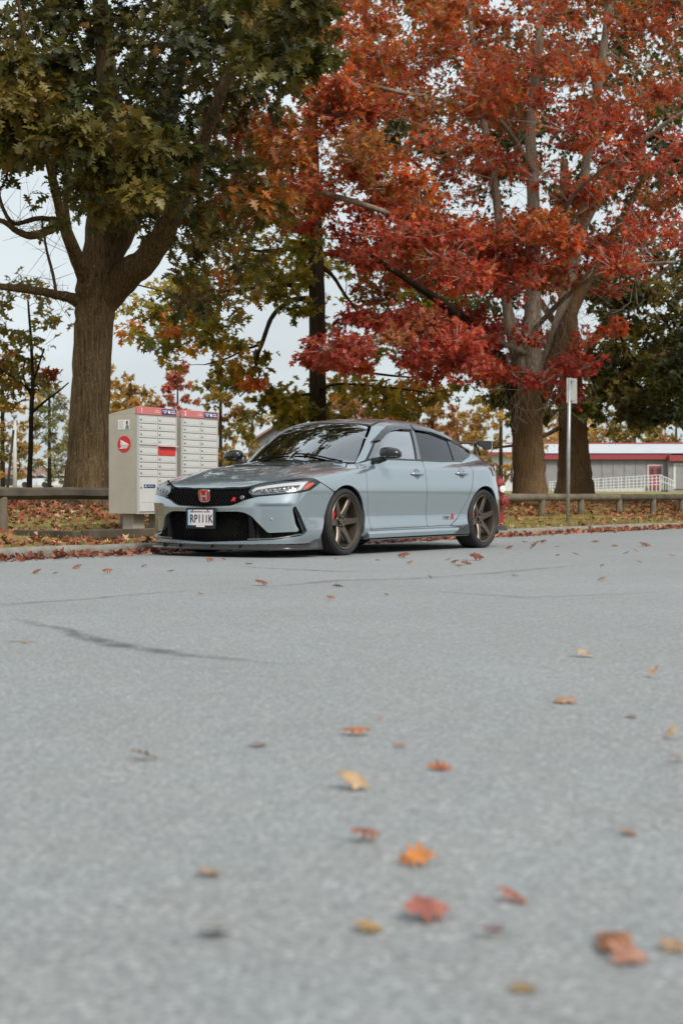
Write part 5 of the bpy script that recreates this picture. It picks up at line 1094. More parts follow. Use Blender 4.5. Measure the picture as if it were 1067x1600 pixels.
# ---- left oak: thick trunk, dark olive foliage
r = np.random.default_rng(3); b0 = px(137, 787, 25.)
T1 = empty('oak_tree', tuple(b0), 0, 'big left oak with thick bark trunk and dark olive green leaves', 'tree')
def rooted(T, P):
    T.location = P; return T
T1.location = (0, 0, 0)
trunk, LQ = limb(T1, 'trunk', [(131,808,25,112),(134,790,25,94),(137,768,25,77),(140,700,25,66),(142,620,25,61),(146,540,25,60),(150,480,25,62),(154,440,25,64),(160,395,25,58),(163,350,25,54),(168,280,25,45),(172,180,25.2,36),(165,80,25.3,30),(158,0,25.5,24),(150,-140,25.6,16),(145,-300,25.6,9)], BARK, 28, .018, 1)
LB = [LQ[30:]]
for k, pts in enumerate([
    [(160,475,25,46),(200,430,24.8,48),(235,400,24.5,41),(265,350,24,35),(290,300,23.6,30),(315,230,23,24),(345,150,22.5,18),(380,60,22,12),(410,-80,21.5,8)],
    [(164,420,25,36),(190,375,25.1,34),(215,330,25.4,28),(245,270,25.8,22),(262,200,26,18),(285,110,26.5,12),(300,-40,27,7)],
    [(140,440,24.9,34),(118,395,24.5,22),(100,348,24.1,18),(86,290,23.7,14),(70,220,23,11),(50,120,22,8),(30,0,21.2,5)],
    [(140,478,25,34),(112,466,24.9,17),(95,462,24.8,15),(60,455,24.4,13),(20,450,24,12),(-50,440,23.4,9),(-160,400,22.8,5)],
    [(98,350,24.2,14),(75,362,24,13),(50,369,23.9,12),(28,362,23.8,10),(0,345,23.6,8),(-60,350,23.2,6)],
    [(92,345,24.1,9),(60,342,24,8),(25,350,23.8,7),(8,330,23.7,6),(0,300,23.6,5),(10,290,23.6,3)],
    [(90,464,24.7,5),(84,430,24.6,5),(74,390,24.5,4),(66,340,24.4,3)],
    [(110,372,24.3,12),(104,320,24.1,10),(110,260,23.9,8),(120,200,23.6,6)]]):
    o_, Q = limb(T1, 'limb', pts, BARK, 12, .03, k + 20); LB.append(Q)
lo_poly = [(-140,-150),(515,-150),(505,40),(480,105),(420,130),(360,190),(330,250),(296,325),(240,340),(150,345),(118,300),(90,262),(40,238),(0,248),(-140,290)]
near = [[(-40,60),(130,70),(140,130),(110,200),(40,240),(-60,190)],[(150,215),(300,215),(300,310),(230,330),(140,330)],[(340,-20),(490,-20),(490,110),(420,125),(330,90)],[(-20,150),(120,150),(105,285),(60,262),(-40,230)]]
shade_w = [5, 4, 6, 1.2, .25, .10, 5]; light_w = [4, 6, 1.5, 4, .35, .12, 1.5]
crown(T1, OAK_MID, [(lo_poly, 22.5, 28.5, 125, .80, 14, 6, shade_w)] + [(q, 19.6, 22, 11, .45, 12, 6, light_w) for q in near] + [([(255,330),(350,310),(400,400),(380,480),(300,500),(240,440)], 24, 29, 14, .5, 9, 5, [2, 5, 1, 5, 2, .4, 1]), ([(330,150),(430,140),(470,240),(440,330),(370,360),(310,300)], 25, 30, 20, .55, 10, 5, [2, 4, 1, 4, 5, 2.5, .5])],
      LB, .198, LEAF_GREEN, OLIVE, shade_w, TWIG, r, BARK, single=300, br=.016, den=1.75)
# bare shoots on the trunk and limbs
n = 260; k = r.integers(0, len(np.concatenate(LB)), n); A = np.concatenate([LB[0][:8], *LB[1:]])[r.integers(0, len(np.concatenate([LB[0][:8], *LB[1:]])), n)]; d = norm(r.normal(0, 1, (n, 3)) + np.array([0, -.3, .3]))
twig_mesh('bare_twigs', A, A + d * r.uniform(.2, .8, (n, 1)), np.full(n, .005), np.full(n, .0015), TWIG, T1)

# ---- red oak
r = np.random.default_rng(5)
T2 = empty('red_oak_tree', (0, 0, 0), 0, 'large oak with red and orange leaves and pale upright limbs, right of centre', 'tree')
trunk, LQ = limb(T2, 'trunk', [(828,800,36,70),(828,778,36,58),(826,740,36,51),(824,690,36,48),(822,645,36,49),(820,612,36,54),(824,585,36,46)], BARK_BROWN, 26, .02, 2)
LB2 = []
for k, (mt, pts) in enumerate([
    (BARK_DARK, [(812,625,36,36),(796,592,35.8,30),(765,548,35,24),(705,485,33.5,16),(640,440,32,10),(580,400,31,6)]),
    (BARK_BROWN, [(838,620,36,40),(862,572,36,28),(884,510,36,22),(915,440,36,17),(960,360,35.5,12),(1010,270,35,8)]),
    (BARK_PALE, [(828,600,36,40),(832,480,36.3,27),(833,330,36.5,21),(828,200,36.6,17),(840,80,36.6,14),(852,-60,36.6,10),(860,-250,36.6,5)]),
    (BARK_PALE, [(818,600,36,30),(792,480,36,17),(777,330,35.8,14),(763,240,35.6,12),(750,160,35.5,9),(732,20,35,7),(720,-150,35,4)]),
    (BARK_PALE, [(846,606,36,34),(880,480,36.5,20),(905,360,36.8,17),(915,250,37,15),(931,150,37,14),(946,40,37.2,12),(960,-80,37.2,9),(970,-250,37.2,5)]),
    (BARK_PALE, [(900,380,36.7,13),(940,300,36.3,11),(985,235,36,9),(1045,190,35.5,7),(1110,150,35,5)]),
    (BARK_PALE, [(828,430,36.3,13),(760,388,34,10),(700,365,33.2,10),(640,345,32,9),(560,318,31,9),(480,296,30,8),(385,272,29.5,5)]),
    (BARK_PALE, [(830,270,36.5,10),(780,190,34.5,8),(700,160,33,7),(600,140,31.5,6),(500,110,30.5,4)]),
    (BARK_PALE, [(829,520,36.3,10),(900,450,34,8),(970,420,32.5,7),(1050,410,31.5,5)]),
    (BARK_PALE, [(834,390,36.4,10),(870,345,34.5,8),(900,300,33.2,6),(960,250,32,4)]),
    (BARK_PALE, [(826,555,36.2,10),(740,520,33.5,8),(660,520,31.5,6),(580,540,30,4)])]):
    o_, Q = limb(T2, 'limb', pts, mt, 10, .03, k + 40); LB2.append(Q)
def red_tint(pos, cc, r):
    u_ = 533.5 + pos[:, 0] / pos[:, 1] * 2500; v_ = 775 - (pos[:, 2] - .57) / pos[:, 1] * 2500
    up = np.clip((330 - v_) / 330, 0, 1)[:, None] * r.uniform(.2, 1, (len(pos), 1))
    return cc * (1 - .26 * up) + np.array([.60, .21, .05]) * .26 * up
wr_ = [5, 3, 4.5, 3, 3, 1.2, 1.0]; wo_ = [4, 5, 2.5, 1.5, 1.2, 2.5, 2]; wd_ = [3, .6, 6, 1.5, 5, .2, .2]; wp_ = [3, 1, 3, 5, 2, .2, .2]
crown(T2, OAK_FAR, [
    ([(560,-140),(1200,-140),(1200,80),(1067,140),(960,200),(820,170),(700,190),(560,160),(500,60)], 31, 42, 95, .80, 14, 5, wo_),
    ([(350,190),(430,130),(500,60),(580,150),(640,230),(660,330),(560,340),(430,330),(370,330),(335,250)], 28.5, 34, 42, .62, 13, 5, wo_),
    ([(400,300),(560,290),(660,310),(740,350),(760,420),(640,440),(580,470),(560,400),(420,335)], 29, 36, 28, .62, 13, 5, wr_),
    ([(860,160),(1180,120),(1180,420),(1067,400),(950,420),(880,360)], 31, 40, 46, .72, 12, 5, wr_),
    ([(640,340),(760,350),(860,340),(930,410),(960,440),(860,470),(760,450),(680,420)], 30.5, 35, 30, .55, 13, 5, wr_),
    ([(490,560),(520,500),(600,480),(700,500),(770,540),(760,590),(690,580),(620,600),(560,585)], 29.5, 34, 30, .50, 13, 5, wp_),
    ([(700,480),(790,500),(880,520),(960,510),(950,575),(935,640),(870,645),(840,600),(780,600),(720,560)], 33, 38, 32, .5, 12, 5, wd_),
    ([(690,200),(900,200),(960,440),(900,560),(700,520)], 33, 41, 24, .6, 8, 5, wr_),
    ([(600,60),(960,60),(960,240),(760,260),(620,240)], 31, 38, 26, .7, 9, 5, wo_),
    ([(450,-100),(640,-100),(640,130),(520,150),(450,80)], 30, 36, 22, .65, 10, 5, wo_)],
    LB2, .140, LEAF_RED, REDS, wr_, TWIG_PALE, r, BARK_PALE, tint=red_tint, single=300, br=.013, twr=.0050, den=3.7, stmpl=OAK_MID, mixk=.62)
# pale bare twigs drooping round the fork and through the crown
q = in_poly(r, [(770,430),(900,420),(900,560),(870,640),(800,650),(780,560)], 150); Z = r.uniform(33.5, 35.6, 150)
A = np.stack([(q[:, 0] - 533.5) / 2500 * Z, Z, .57 + (775 - q[:, 1]) / 2500 * Z], 1); d = norm(r.normal(0, .55, (150, 3)) + np.array([0, -.1, -.9])); B = A + d * r.uniform(.3, 1.0, (150, 1))
d2 = norm(d + r.normal(0, .5, (150, 3))); twig_mesh('bare_twigs', np.concatenate([A, B]), np.concatenate([B, B + d2 * r.uniform(.2, .6, (150, 1))]), np.full(300, .006), np.full(300, .0025), TWIG_MID, T2)
q = in_poly(r, [(500,-50),(1100,-50),(1100,480),(900,520),(640,420),(450,300)], 600); Z = r.uniform(31, 39, 600)
A = np.stack([(q[:, 0] - 533.5) / 2500 * Z, Z, .57 + (775 - q[:, 1]) / 2500 * Z], 1); d = norm(r.normal(0, 1, (600, 3))); B = A + d * r.uniform(.3, 1.1, (600, 1)); d2 = norm(d + r.normal(0, .6, (600, 3)))
twig_mesh('bare_twigs', np.concatenate([A, B]), np.concatenate([B, B + d2 * r.uniform(.2, .7, (600, 1))]), np.full(1200, .006), np.full(1200, .003), TWIG_MID, T2)

# ---- slim dark oak behind the roof of the car
r = np.random.default_rng(8)
T3 = empty('slim_oak_tree', (0, 0, 0), 0, 'slim dark trunked oak rising behind the windscreen with sparse olive leaves', 'tree')
trunk, LQ = limb(T3, 'trunk', [(499,800,38,34),(498,740,38,29),(497,660,38,27),(496,560,38,26.5),(495,450,38,25.5),(493,380,38,24),(491,300,38,20),(488,180,38,15),(485,40,38,9)], BARK_DARK, 20, .02, 3)
LB3 = [LQ[20:]]
for k, pts in enumerate([[(490,396,38,12),(462,389,37.7,8),(430,392,37.3,7),(405,393,37,5),(360,385,36.5,3)], [(500,398,38,10),(530,396,38,5),(560,393,38,4),(620,390,38,2)], [(490,448,38,10),(455,446,37.6,7),(420,450,37.2,6),(380,452,36.8,5),(340,456,36.4,3)],
    [(489,468,38,11),(462,468,37.6,8.5),(440,480,37.3,8),(424,498,37,7.5),(412,530,36.8,7),(402,558,36.6,6),(398,580,36.5,4.5),(385,605,36.4,3)], [(402,540,36.7,5),(380,548,36.4,4),(355,560,36.2,3),(320,570,36,2)], [(400,568,36.5,4),(404,590,36.5,3),(375,620,36.2,2)],
    [(500,415,38,9),(520,432,38,6),(535,455,38,5),(560,490,38,3)], [(498,610,38,7),(530,600,37,4),(600,605,36,3),(680,615,35.5,2)], [(494,615,38,6),(460,620,37.4,4),(420,640,37,2)], [(498,560,38,6),(560,580,39,4),(640,590,40,3)]]):
    o_, Q = limb(T3, 'limb', pts, BARK_DARK, 8, .04, k + 60); LB3.append(Q)
ol3 = [(0.209, 0.212, 0.031), (0.35, 0.307, 0.0425), (0.126, 0.143, 0.027), (0.595, 0.426, 0.0503), (1.04, 0.342, 0.0386), (0.698, 0.102, 0.029)]; w3 = [4, 4, 4, 2, .6, .3]
crown(T3, OAK_FAR, [([(180,480),(250,440),(350,400),(485,350),(485,500),(440,470),(360,480),(260,560),(200,560)], 34, 42, 46, .60, 11, 5, w3), ([(240,520),(340,490),(410,520),(440,580),(400,625),(340,600),(280,590)], 34.5, 38, 17, .5, 9, 5, [3, 4, 2, 4, 1.2, .5]),
    ([(300,330),(480,270),(490,390),(400,440),(310,450)], 35, 43, 22, .6, 9, 5, w3), ([(505,590),(620,600),(720,585),(725,615),(640,645),(510,655)], 34, 42, 28, .55, 8, 5, [3, 5, 1, 5, 1, .2]), ([(405,620),(490,590),(500,655),(440,662)], 36, 40, 14, .45, 11, 5, [3, 4, 2, 4, .5, .1]), ([(505,400),(700,380),(780,560),(640,600),(500,560)], 39, 45, 26, .65, 9, 5, w3)],
    LB3, .19, LEAF_RED, ol3, w3, TWIG, r, BARK_DARK, br=.012, den=1.55)

# ---- dark green tree at the right
r = np.random.default_rng(9)
T4 = empty('green_oak_tree', (0, 0, 0), 0, 'broad dark green tree behind the sign pole at the right', 'tree')
trunk, LQ = limb(T4, 'trunk', [(898,800,44,82),(898,776,44,66),(897,740,44,53),(896,700,44,47),(893,650,44,43),(890,580,44,36),(886,480,44,28),(882,380,44,20),(880,250,44,12)], BARK_BROWN, 24, .02, 4)
LB4 = [LQ[20:]]
for k, pts in enumerate([[(900,650,44,22),(940,610,43,16),(1000,570,42.5,12),(1080,540,42,8)], [(886,640,44,18),(850,610,44.5,12),(800,600,45,8),(760,630,45,5)], [(890,600,44,18),(950,500,45,12),(1040,420,46,8)], [(888,660,44,8),(830,690,43.5,5),(770,700,43,3)], [(888,540,44,14),(820,440,45,9),(740,360,46,6)]]):
    o_, Q = limb(T4, 'limb', pts, BARK_BROWN, 8, .03, k + 80); LB4.append(Q)
gr = [(0.093, 0.0983, 0.0218), (0.144, 0.132, 0.0281), (0.0558, 0.0643, 0.0187), (0.256, 0.189, 0.0374), (0.0372, 0.0454, 0.0156)]
crown(T4, OAK_LOW, [([(930,470),(1000,440),(1190,420),(1190,650),(1067,655),(1020,650),(960,645),(920,650),(880,650),(870,625),(930,610)], 41, 50, 95, .80, 13, 5, [4, 4, 3, 1.5, 2]), ([(1020,560),(1190,480),(1190,660),(1067,668),(1020,650)], 37, 41, 22, .65, 13, 5, [2, 1, 4, .3, 5]),
    ([(770,610),(810,595),(860,620),(850,660),(800,665),(775,650)], 42, 47, 10, .45, 8, 5, [2, 5, .5, 6, .3]), ([(600,260),(800,200),(1067,160),(1180,150),(1180,450),(960,480),(780,560),(640,500)], 44, 54, 105, 1.0, 11, 5, [4, 4, 4, 1, 3]), ([(560,-80),(1180,-80),(1180,200),(800,240),(600,260)], 44, 54, 80, 1.0, 10, 5, [4, 4, 3, 2, 2])], LB4, .23, LEAF_GREEN, gr, [1] * 5, TWIG, r, BARK_DARK, br=.014, den=2.6)

# ---- young mixed tree at the far left
r = np.random.default_rng(12)
T5 = empty('young_oak_tree', (0, 0, 0), 0, 'young thin oak with mixed red and olive leaves beyond the left fence', 'tree')
trunk, LQ = limb(T5, 'trunk', [(46,772,32,10),(47,740,32,8),(49,690,32,7.5),(50,640,32,7),(52,600,32,6),(50,540,32,5),(45,470,32,3)], BARK_DARK, 12, .03, 5)
LB5 = [LQ[8:]]
for k, pts in enumerate([[(50,646,32,5),(70,628,31.8,4),(92,612,31.6,3),(108,598,31.4,2)], [(52,600,32,4),(62,570,32,3),(70,545,32,3)], [(50,620,32,4),(38,590,32,3),(40,560,32,2)], [(50,610,32,4),(20,590,31.5,3),(-20,560,31,2)]]): o_, Q = limb(T5, 'limb', pts, BARK_DARK, 7, .03, k + 90); LB5.append(Q)
crown(T5, OAK_FAR, [([(-90,430),(40,425),(95,470),(85,520),(40,560),(-90,570)], 30, 35, 26, .45, 9, 5, [3, 4, 1, 3, 1, .6, .5]), ([(-90,550),(40,560),(110,575),(105,610),(50,640),(0,655),(-90,640)], 30, 34, 22, .40, 9, 5, [3, 3, 1, 3, 3, 2, .3])], LB5, .16, LEAF_RED, [tuple(min(.6, v * 1.7) for v in c) for c in OLIVE], [1] * 7, TWIG, r, BARK_DARK, br=.008, den=1.2)

# ---- upper crowns above the frame: they shade the scene and show in the bonnet and windscreen
def upper_crown(tree, c, rad, n, cols, seed, mat):
    r = np.random.default_rng(seed + 400); d = norm(r.normal(0, 1, (n, 3))); d[:, 2] = np.abs(d[:, 2]) * 1.1 - .25; C = np.array(c) + d * (rad * r.uniform(.35, 1, n) ** .6)[:, None]
    A, B, pos, ld, up, ci = sprays(r, C, np.full(n, .85), 12, 6, .9); nl = len(pos); cc = palette(r, n, cols, [1] * len(cols))[ci] * .6 + palette(r, nl, cols, [1] * len(cols)) * .4
    V, F_ = place_leaves(OAK_LOW, pos, ld, up, .27 * r.uniform(.7, 1.2, nl)); link('upper_crown', npmesh('upper_crown', V, F_, mat, colors=np.repeat(np.column_stack([cc, np.ones(nl)]), len(OAK_LOW[0]), 0)), tree, kind='stuff')
upper_crown(T1, (-3.6, 24, 11.6), 4.4, 38, OLIVE[:4], 1, LEAF_GREEN); upper_crown(T2, (4.6, 35, 14.5), 5.5, 42, REDS, 2, LEAF_RED); upper_crown(T3, (-.6, 37, 12.5), 4.2, 15, ol3, 3, LEAF_RED); upper_crown(T4, (6.5, 46, 14), 6, 40, gr, 4, LEAF_GREEN)
# ---- trees far behind
def far_tree(name, x, yb, yt, hw, Z, cols, label, leaf=.30, n=55, per=12, conifer=False, seed=0, dens=1.):
    r = np.random.default_rng(seed + 200); T = empty(name, (0, 0, 0), 0, label, 'tree', 'trees beyond the field')
    s_ = 2500 / Z; h = (yb - yt)
    limb(T, 'trunk', [(x, yb + 6, Z, hw * .14), (x, yb - h * .3, Z, hw * .10), (x, yb - h * .7, Z, hw * .09), (x, yt + 5, Z, 1.5)], BARK_DARK, 8, .03, seed)
    k = int(n); u = r.uniform(0, 1, k)
    if conifer: yy = yb - h * (.12 + .86 * u); ww = hw * (1.02 - u) ** .8
    else: yy = yb - h * (.10 + .88 * u); ww = hw * np.sqrt(np.maximum(.06, 1 - ((u - .42) / .60) ** 2))
    a = r.uniform(0, 2 * math.pi, k); q = np.sqrt(r.uniform(.15, 1.3, k)) * ww; yy = yy + r.normal(0, h * .05, k)
    C = np.stack([(x + q * np.cos(a) - 533.5) / s_, Z + q * np.sin(a) / s_, .57 + (775 - yy) / s_], 1)
    A, B, pos, ld, up, ci = sprays(r, C, hw / s_ * r.uniform(.16, .34, k), per, 6, hw / s_ * .25); nl = len(pos)
    cc = palette(r, k, cols, [1] * len(cols))[ci] * .6 + palette(r, nl, cols, [1] * len(cols)) * .4
    V, F_ = place_leaves(OAK_LOW if not conifer else NEEDLE, pos, ld, up, leaf * r.uniform(.7, 1.2, nl)); C4 = np.repeat(np.column_stack([cc, np.ones(nl)]), len((OAK_LOW if not conifer else NEEDLE)[0]), 0)
    link('crown', npmesh('crown', V, F_, LEAF_RED, colors=C4), T, kind='stuff'); FAR_T.append((T, (x, yb, Z)))
FAR_T = []
NEEDLE = (np.array([(0, -.03, 0), (.5, -.16, -.05), (1, 0, -.15), (.5, .16, -.05), (0, .03, 0)], np.float32), np.array([(0, 1, 3), (1, 2, 3), (0, 3, 4)], np.int32))
YEL = [(0.524, 0.331, 0.0858), (0.607, 0.4, 0.125), (0.414, 0.276, 0.078), (0.304, 0.235, 0.078)]; YGR = [(0.24, 0.198, 0.042), (0.168, 0.15, 0.036), (0.36, 0.24, 0.054), (0.312, 0.144, 0.036)]; PNK = [(0.504, 0.156, 0.132), (0.456, 0.204, 0.156), (0.528, 0.24, 0.144)]; CON = [(0.187, 0.205, 0.101), (0.265, 0.257, 0.126), (0.343, 0.308, 0.151)]; ORG = [(0.408, 0.228, 0.084), (0.456, 0.192, 0.096), (0.312, 0.228, 0.072)]
FT = [('pine_tree', 78, 757, 600, 40, 85, CON, 'grey green pine left of the big oak trunk', 1), ('pine_tree', 118, 757, 640, 30, 92, CON, 'smaller grey green pine right behind the oak trunk', 1),
      ('yellow_tree', 5, 757, 560, 48, 100, YEL, 'tall yellow tree at the left edge far behind', 0), ('yellow_tree', 205, 762, 600, 38, 105, YEL, 'yellow tree between the oak trunk and first mailbox', 0), ('yellow_tree', 160, 762, 585, 34, 110, YEL, 'yellow tree hidden mostly by the oak trunk', 0),
      ('pink_maple', 278, 762, 588, 26, 90, PNK, 'pinkish red maple above the first mailbox', 0), ('yellow_green_tree', 345, 764, 585, 42, 75, YGR, 'yellow green tree right of the second mailbox', 0),
      ('yellow_tree', 455, 764, 632, 34, 120, YEL, 'low yellow tree behind the slim dark trunk', 0), ('yellow_tree', 535, 764, 628, 36, 125, ORG, 'orange yellow tree above the car roof', 0), ('pink_maple', 610, 764, 632, 36, 125, PNK, 'faded pink tree above the car roof', 0), ('yellow_tree', 675, 764, 636, 36, 130, ORG, 'orange tree above the rear window', 0),
      ('yellow_tree', 782, 764, 594, 44, 100, YEL, 'pale yellow tree left of the red oak trunk', 0), ('yellow_tree', 880, 764, 660, 55, 150, YEL, 'yellow tree behind the school roof, left', 0), ('yellow_tree', 990, 764, 665, 50, 150, YGR, 'yellow green tree behind the school roof, right', 0), ('yellow_green_tree', -60, 757, 560, 50, 95, YGR, 'yellow green tree beyond the left edge', 0)]
_rf = np.random.default_rng(77)
for k, x_ in enumerate((-230, -150, 240, 315, 400, 500, 575, 645, 720, 840, 935, 1060, 1150, 1240)):     # the line of trees closing the field
    FT.append((('yellow_tree', 'yellow_green_tree', 'orange_tree')[k % 3], x_ + _rf.uniform(-8, 8), 765, _rf.uniform(640, 668), _rf.uniform(34, 48), 165 + 7 * (k % 4), (YEL, YGR, ORG)[k % 3], 'hazy %s tree in the far line closing the field, %s from the left' % (('yellow', 'olive yellow', 'orange')[k % 3], ('first', 'second', 'third', 'fourth', 'fifth', 'sixth', 'seventh', 'eighth', 'ninth', 'tenth', 'eleventh', 'twelfth', 'thirteenth', 'fourteenth')[k]), 0))
for k, (nm, x_, yb, yt, hw, Z, cols, lb, con) in enumerate(FT): far_tree(nm, x_, yb, yt - 8, hw * 1.3, Z, cols, lb, leaf=.0024 * Z + .04, n=56 if k < 15 else 40, per=12 if k < 15 else 8, conifer=bool(con), seed=k)
# ---- trees on the near side of the street, behind the camera: they show in the paint and glass
def street_tree(x, y, h, w, cols, label, seed, bare=False):
    r = np.random.default_rng(seed + 300); T = empty('street_tree', (x, y, 0), 0, label, 'tree', 'trees on the near side of the street')
    MB().tube([(0, 0, -.1), (0, .1, h * .25), (.2, 0, h * .5), (.1, .1, h * .95)], [.36, .26, .18, .04], 12).build('trunk', BARK, T, smooth=True)
    lb = MB(); ends = []
    for k in range(16):
        a = 2.4 * k; z0 = h * (.22 + .045 * k); L = w * (1 - .5 * k / 16) * r.uniform(.7, 1.1); e = np.array([L * math.cos(a), L * math.sin(a), z0 + h * .18]); lb.tube([(.1, .05, z0), (e[0] * .5, e[1] * .5, z0 + h * .06), tuple(e)], [.10, .06, .02], 6); ends += [e, e * np.array([.6, .6, 1]), e * np.array([.8, .8, 1.05])]
    lb.build('limbs', BARK, T, smooth=True); C = np.array(ends) + r.normal(0, .3, (len(ends), 3))
    A, B, pos, ld, up, ci = sprays(r, C, np.full(len(C), w * .30), 16, 5, w * .2); nl = len(pos); cc = palette(r, nl, cols, [1] * len(cols)); V, F_ = place_leaves(OAK_LOW, pos, ld, up, .34 * r.uniform(.7, 1.2, nl))
    link('crown', npmesh('crown', V, F_, LEAF_GREEN, colors=np.repeat(np.column_stack([cc, np.ones(nl)]), len(OAK_LOW[0]), 0)), T, kind='stuff'); twig_mesh('twigs', A, B, np.full(len(A), .012), np.full(len(A), .004), TWIG, T)
for k, (x_, y_, h_, w_, lb) in enumerate([(-17, 2, 11, 4.5, 'green street tree left of and behind the camera, seen in the windscreen'), (-11, -9, 12, 5, 'tall street tree behind the camera to the left'), (0, -17, 11, 5, 'street tree straight behind the camera'), (13, -12, 9, 4, 'street tree behind the camera to the right'), (22, 4, 8, 4, 'street tree right of the camera beyond the verge'), (31, 17, 9, 4, 'far street tree right of the camera')]): street_tree(x_, y_, h_, w_, ol3, lb, k)
# each tree's empty stands at the foot of its trunk
def rebase(T, x, y, Z):
    b_ = Vector(px(x, y, Z)); T.location = b_; inv = Matrix.Translation(-b_)
    for c in T.children: c.matrix_parent_inverse = inv
for T, b_ in ((T1, (134, 790, 25)), (T2, (828, 785, 36)), (T3, (499, 785, 38)), (T4, (898, 780, 44)), (T5, (46, 772, 32))): rebase(T, *b_)
for T, b_ in FAR_T: rebase(T, *b_)
# ================================================================== GRASS AND FALLEN LEAVES
r = np.random.default_rng(21)
def blades(name, A, P, hgt, wid, cols, w, zf):
    n = len(A); X = K0[0] + A * KD[0] + P * KN[0]; Y = K0[1] + A * KD[1] + P * KN[1]; Zz = zf(X, Y) - .004
    th = r.uniform(0, 2 * math.pi, n); h = hgt * r.uniform(.4, 1.3, n); l_ = h * r.uniform(.1, .8, n); dx, dy = np.cos(th), np.sin(th); b = np.stack([X, Y, Zz], 1); sd = np.stack([-dy, dx, np.zeros(n)], 1) * (wid * r.uniform(.6, 1.3, n))[:, None]
    md = b + np.stack([dx * l_ * .35, dy * l_ * .35, h * .62], 1); tp = b + np.stack([dx * l_, dy * l_, h], 1)
    V = np.stack([b - sd, b + sd, md + sd * .7, md - sd * .7, tp], 1).reshape(-1, 3); o = (np.arange(n) * 5)[:, None]; F_ = np.concatenate([o + np.array([[0, 1, 2]]), o + np.array([[0, 2, 3]]), o + np.array([[3, 2, 4]])])
    cc = palette(r, n, cols, w); return npmesh(name, V, F_, LEAF_GREEN, colors=np.repeat(np.column_stack([cc, np.ones(n)]), 5, 0))
GC = [(.20, .170, .050), (.28, .225, .075), (.36, .28, .12), (.14, .125, .036)]
n = 36000; P_ = KO + .16 + r.uniform(0, 1, n) ** 1.3 * 9; A_ = r.uniform(-5, 34, n)
link('grass', blades('grass', A_, P_, .055, .004, GC, [3, 4, 2, 2], gz), kind='stuff', label='short yellowing grass behind the kerb', cat='grass')
n = 14000; P_ = -9.89 - r.uniform(0, 1, n) ** 1.4 * 3.0 + r.normal(0, .015, n); A_ = r.uniform(-15, -3, n); vz = lambda x, y: .008 + .03 * np.clip((-9.8 - ap(x, y)[1]) / .5, 0, 1)
link('verge_grass', blades('verge_grass', A_, P_, .022, .003, GC, [3, 4, 2, 2], vz), kind='stuff', label='low mossy grass at the near road edge', cat='grass')
LITTER = [(.30, .075, .040), (.36, .115, .055), (.22, .045, .030), (.42, .20, .11), (.27, .13, .075), (.48, .29, .17), (.16, .055, .035)]
def lay(n, A, P, zf, size, tilt, zoff, spread=1.):
    X = K0[0] + A * KD[0] + P * KN[0]; Y = K0[1] + A * KD[1] + P * KN[1]; Zz = zf(X, Y) + zoff
    th = r.uniform(0, 2 * math.pi, n); up = norm(np.stack([r.normal(0, tilt, n), r.normal(0, tilt, n), np.where(r.uniform(size=n) < .5, 1., -1.)], 1)); d = np.stack([np.cos(th), np.sin(th), np.zeros(n)], 1); d = norm(d - up * np.sum(d * up, 1, keepdims=True))
    return np.stack([X, Y, Zz], 1), d, up, size * r.uniform(.6, 1.25, n)
def litter(name, parts, label):
    V0, F0, C0 = [], [], []; o = 0
    for tm, (pos, d, up, sz), wts in parts:
        V, F_ = place_leaves(tm, pos, d, up, sz); cc = palette(r, len(pos), LITTER, wts); V0.append(V); F0.append(F_ + o); C0.append(np.repeat(np.column_stack([cc, np.ones(len(cc))]), len(tm[0]), 0)); o += len(V)
    return link(name, npmesh(name, np.concatenate(V0), np.concatenate(F0), LEAF_DRY, colors=np.concatenate(C0)), kind='stuff', label=label, cat='leaf litter')
wg = [4, 4, 2, 3, 2, 2, 2]
n1 = 19000; Pg = KO + .18 + r.uniform(0, 1, n1) ** .9 * 7; Ag = np.where(r.uniform(size=n1) < .45, r.uniform(-4, 9, n1), r.uniform(-5, 34, n1)); k_ = (np.sin(Ag * 1.1 + Pg * 2) + np.sin(Ag * .43 - Pg * 1.3) + r.normal(0, .7, n1)) > -.5; Ag, Pg = Ag[k_], Pg[k_]
n1b = 6500; Pb = 2.4 + r.uniform(0, 1, n1b) * 8; Ab = r.uniform(7, 34, n1b)
litter('fallen_leaf_carpet', [(OAK_CURLF, lay(len(Ag), Ag, Pg, gz, .095, .45, .018), wg), (OAK_FAR, lay(n1b, Ab, Pb, gz, .115, .35, .02), [5, 3, 4, 1, 2, .5, 3])], 'carpet of red and tan fallen oak leaves on the grass')
flat = lambda x, y: np.zeros_like(x)
n2 = 5200; Ps = -np.abs(r.normal(0, .19, n2)) - .012 + KO; As = r.uniform(-5, 34, n2); Ps = np.where(Ps < KO - .75, KO - .3, Ps); heap = .022 * np.clip(1 + (Ps - KO) / .32, 0, 1) * r.uniform(0, 1, n2)
GUT = lay(n2, As, Ps, flat, .080, .55, .012 + heap)
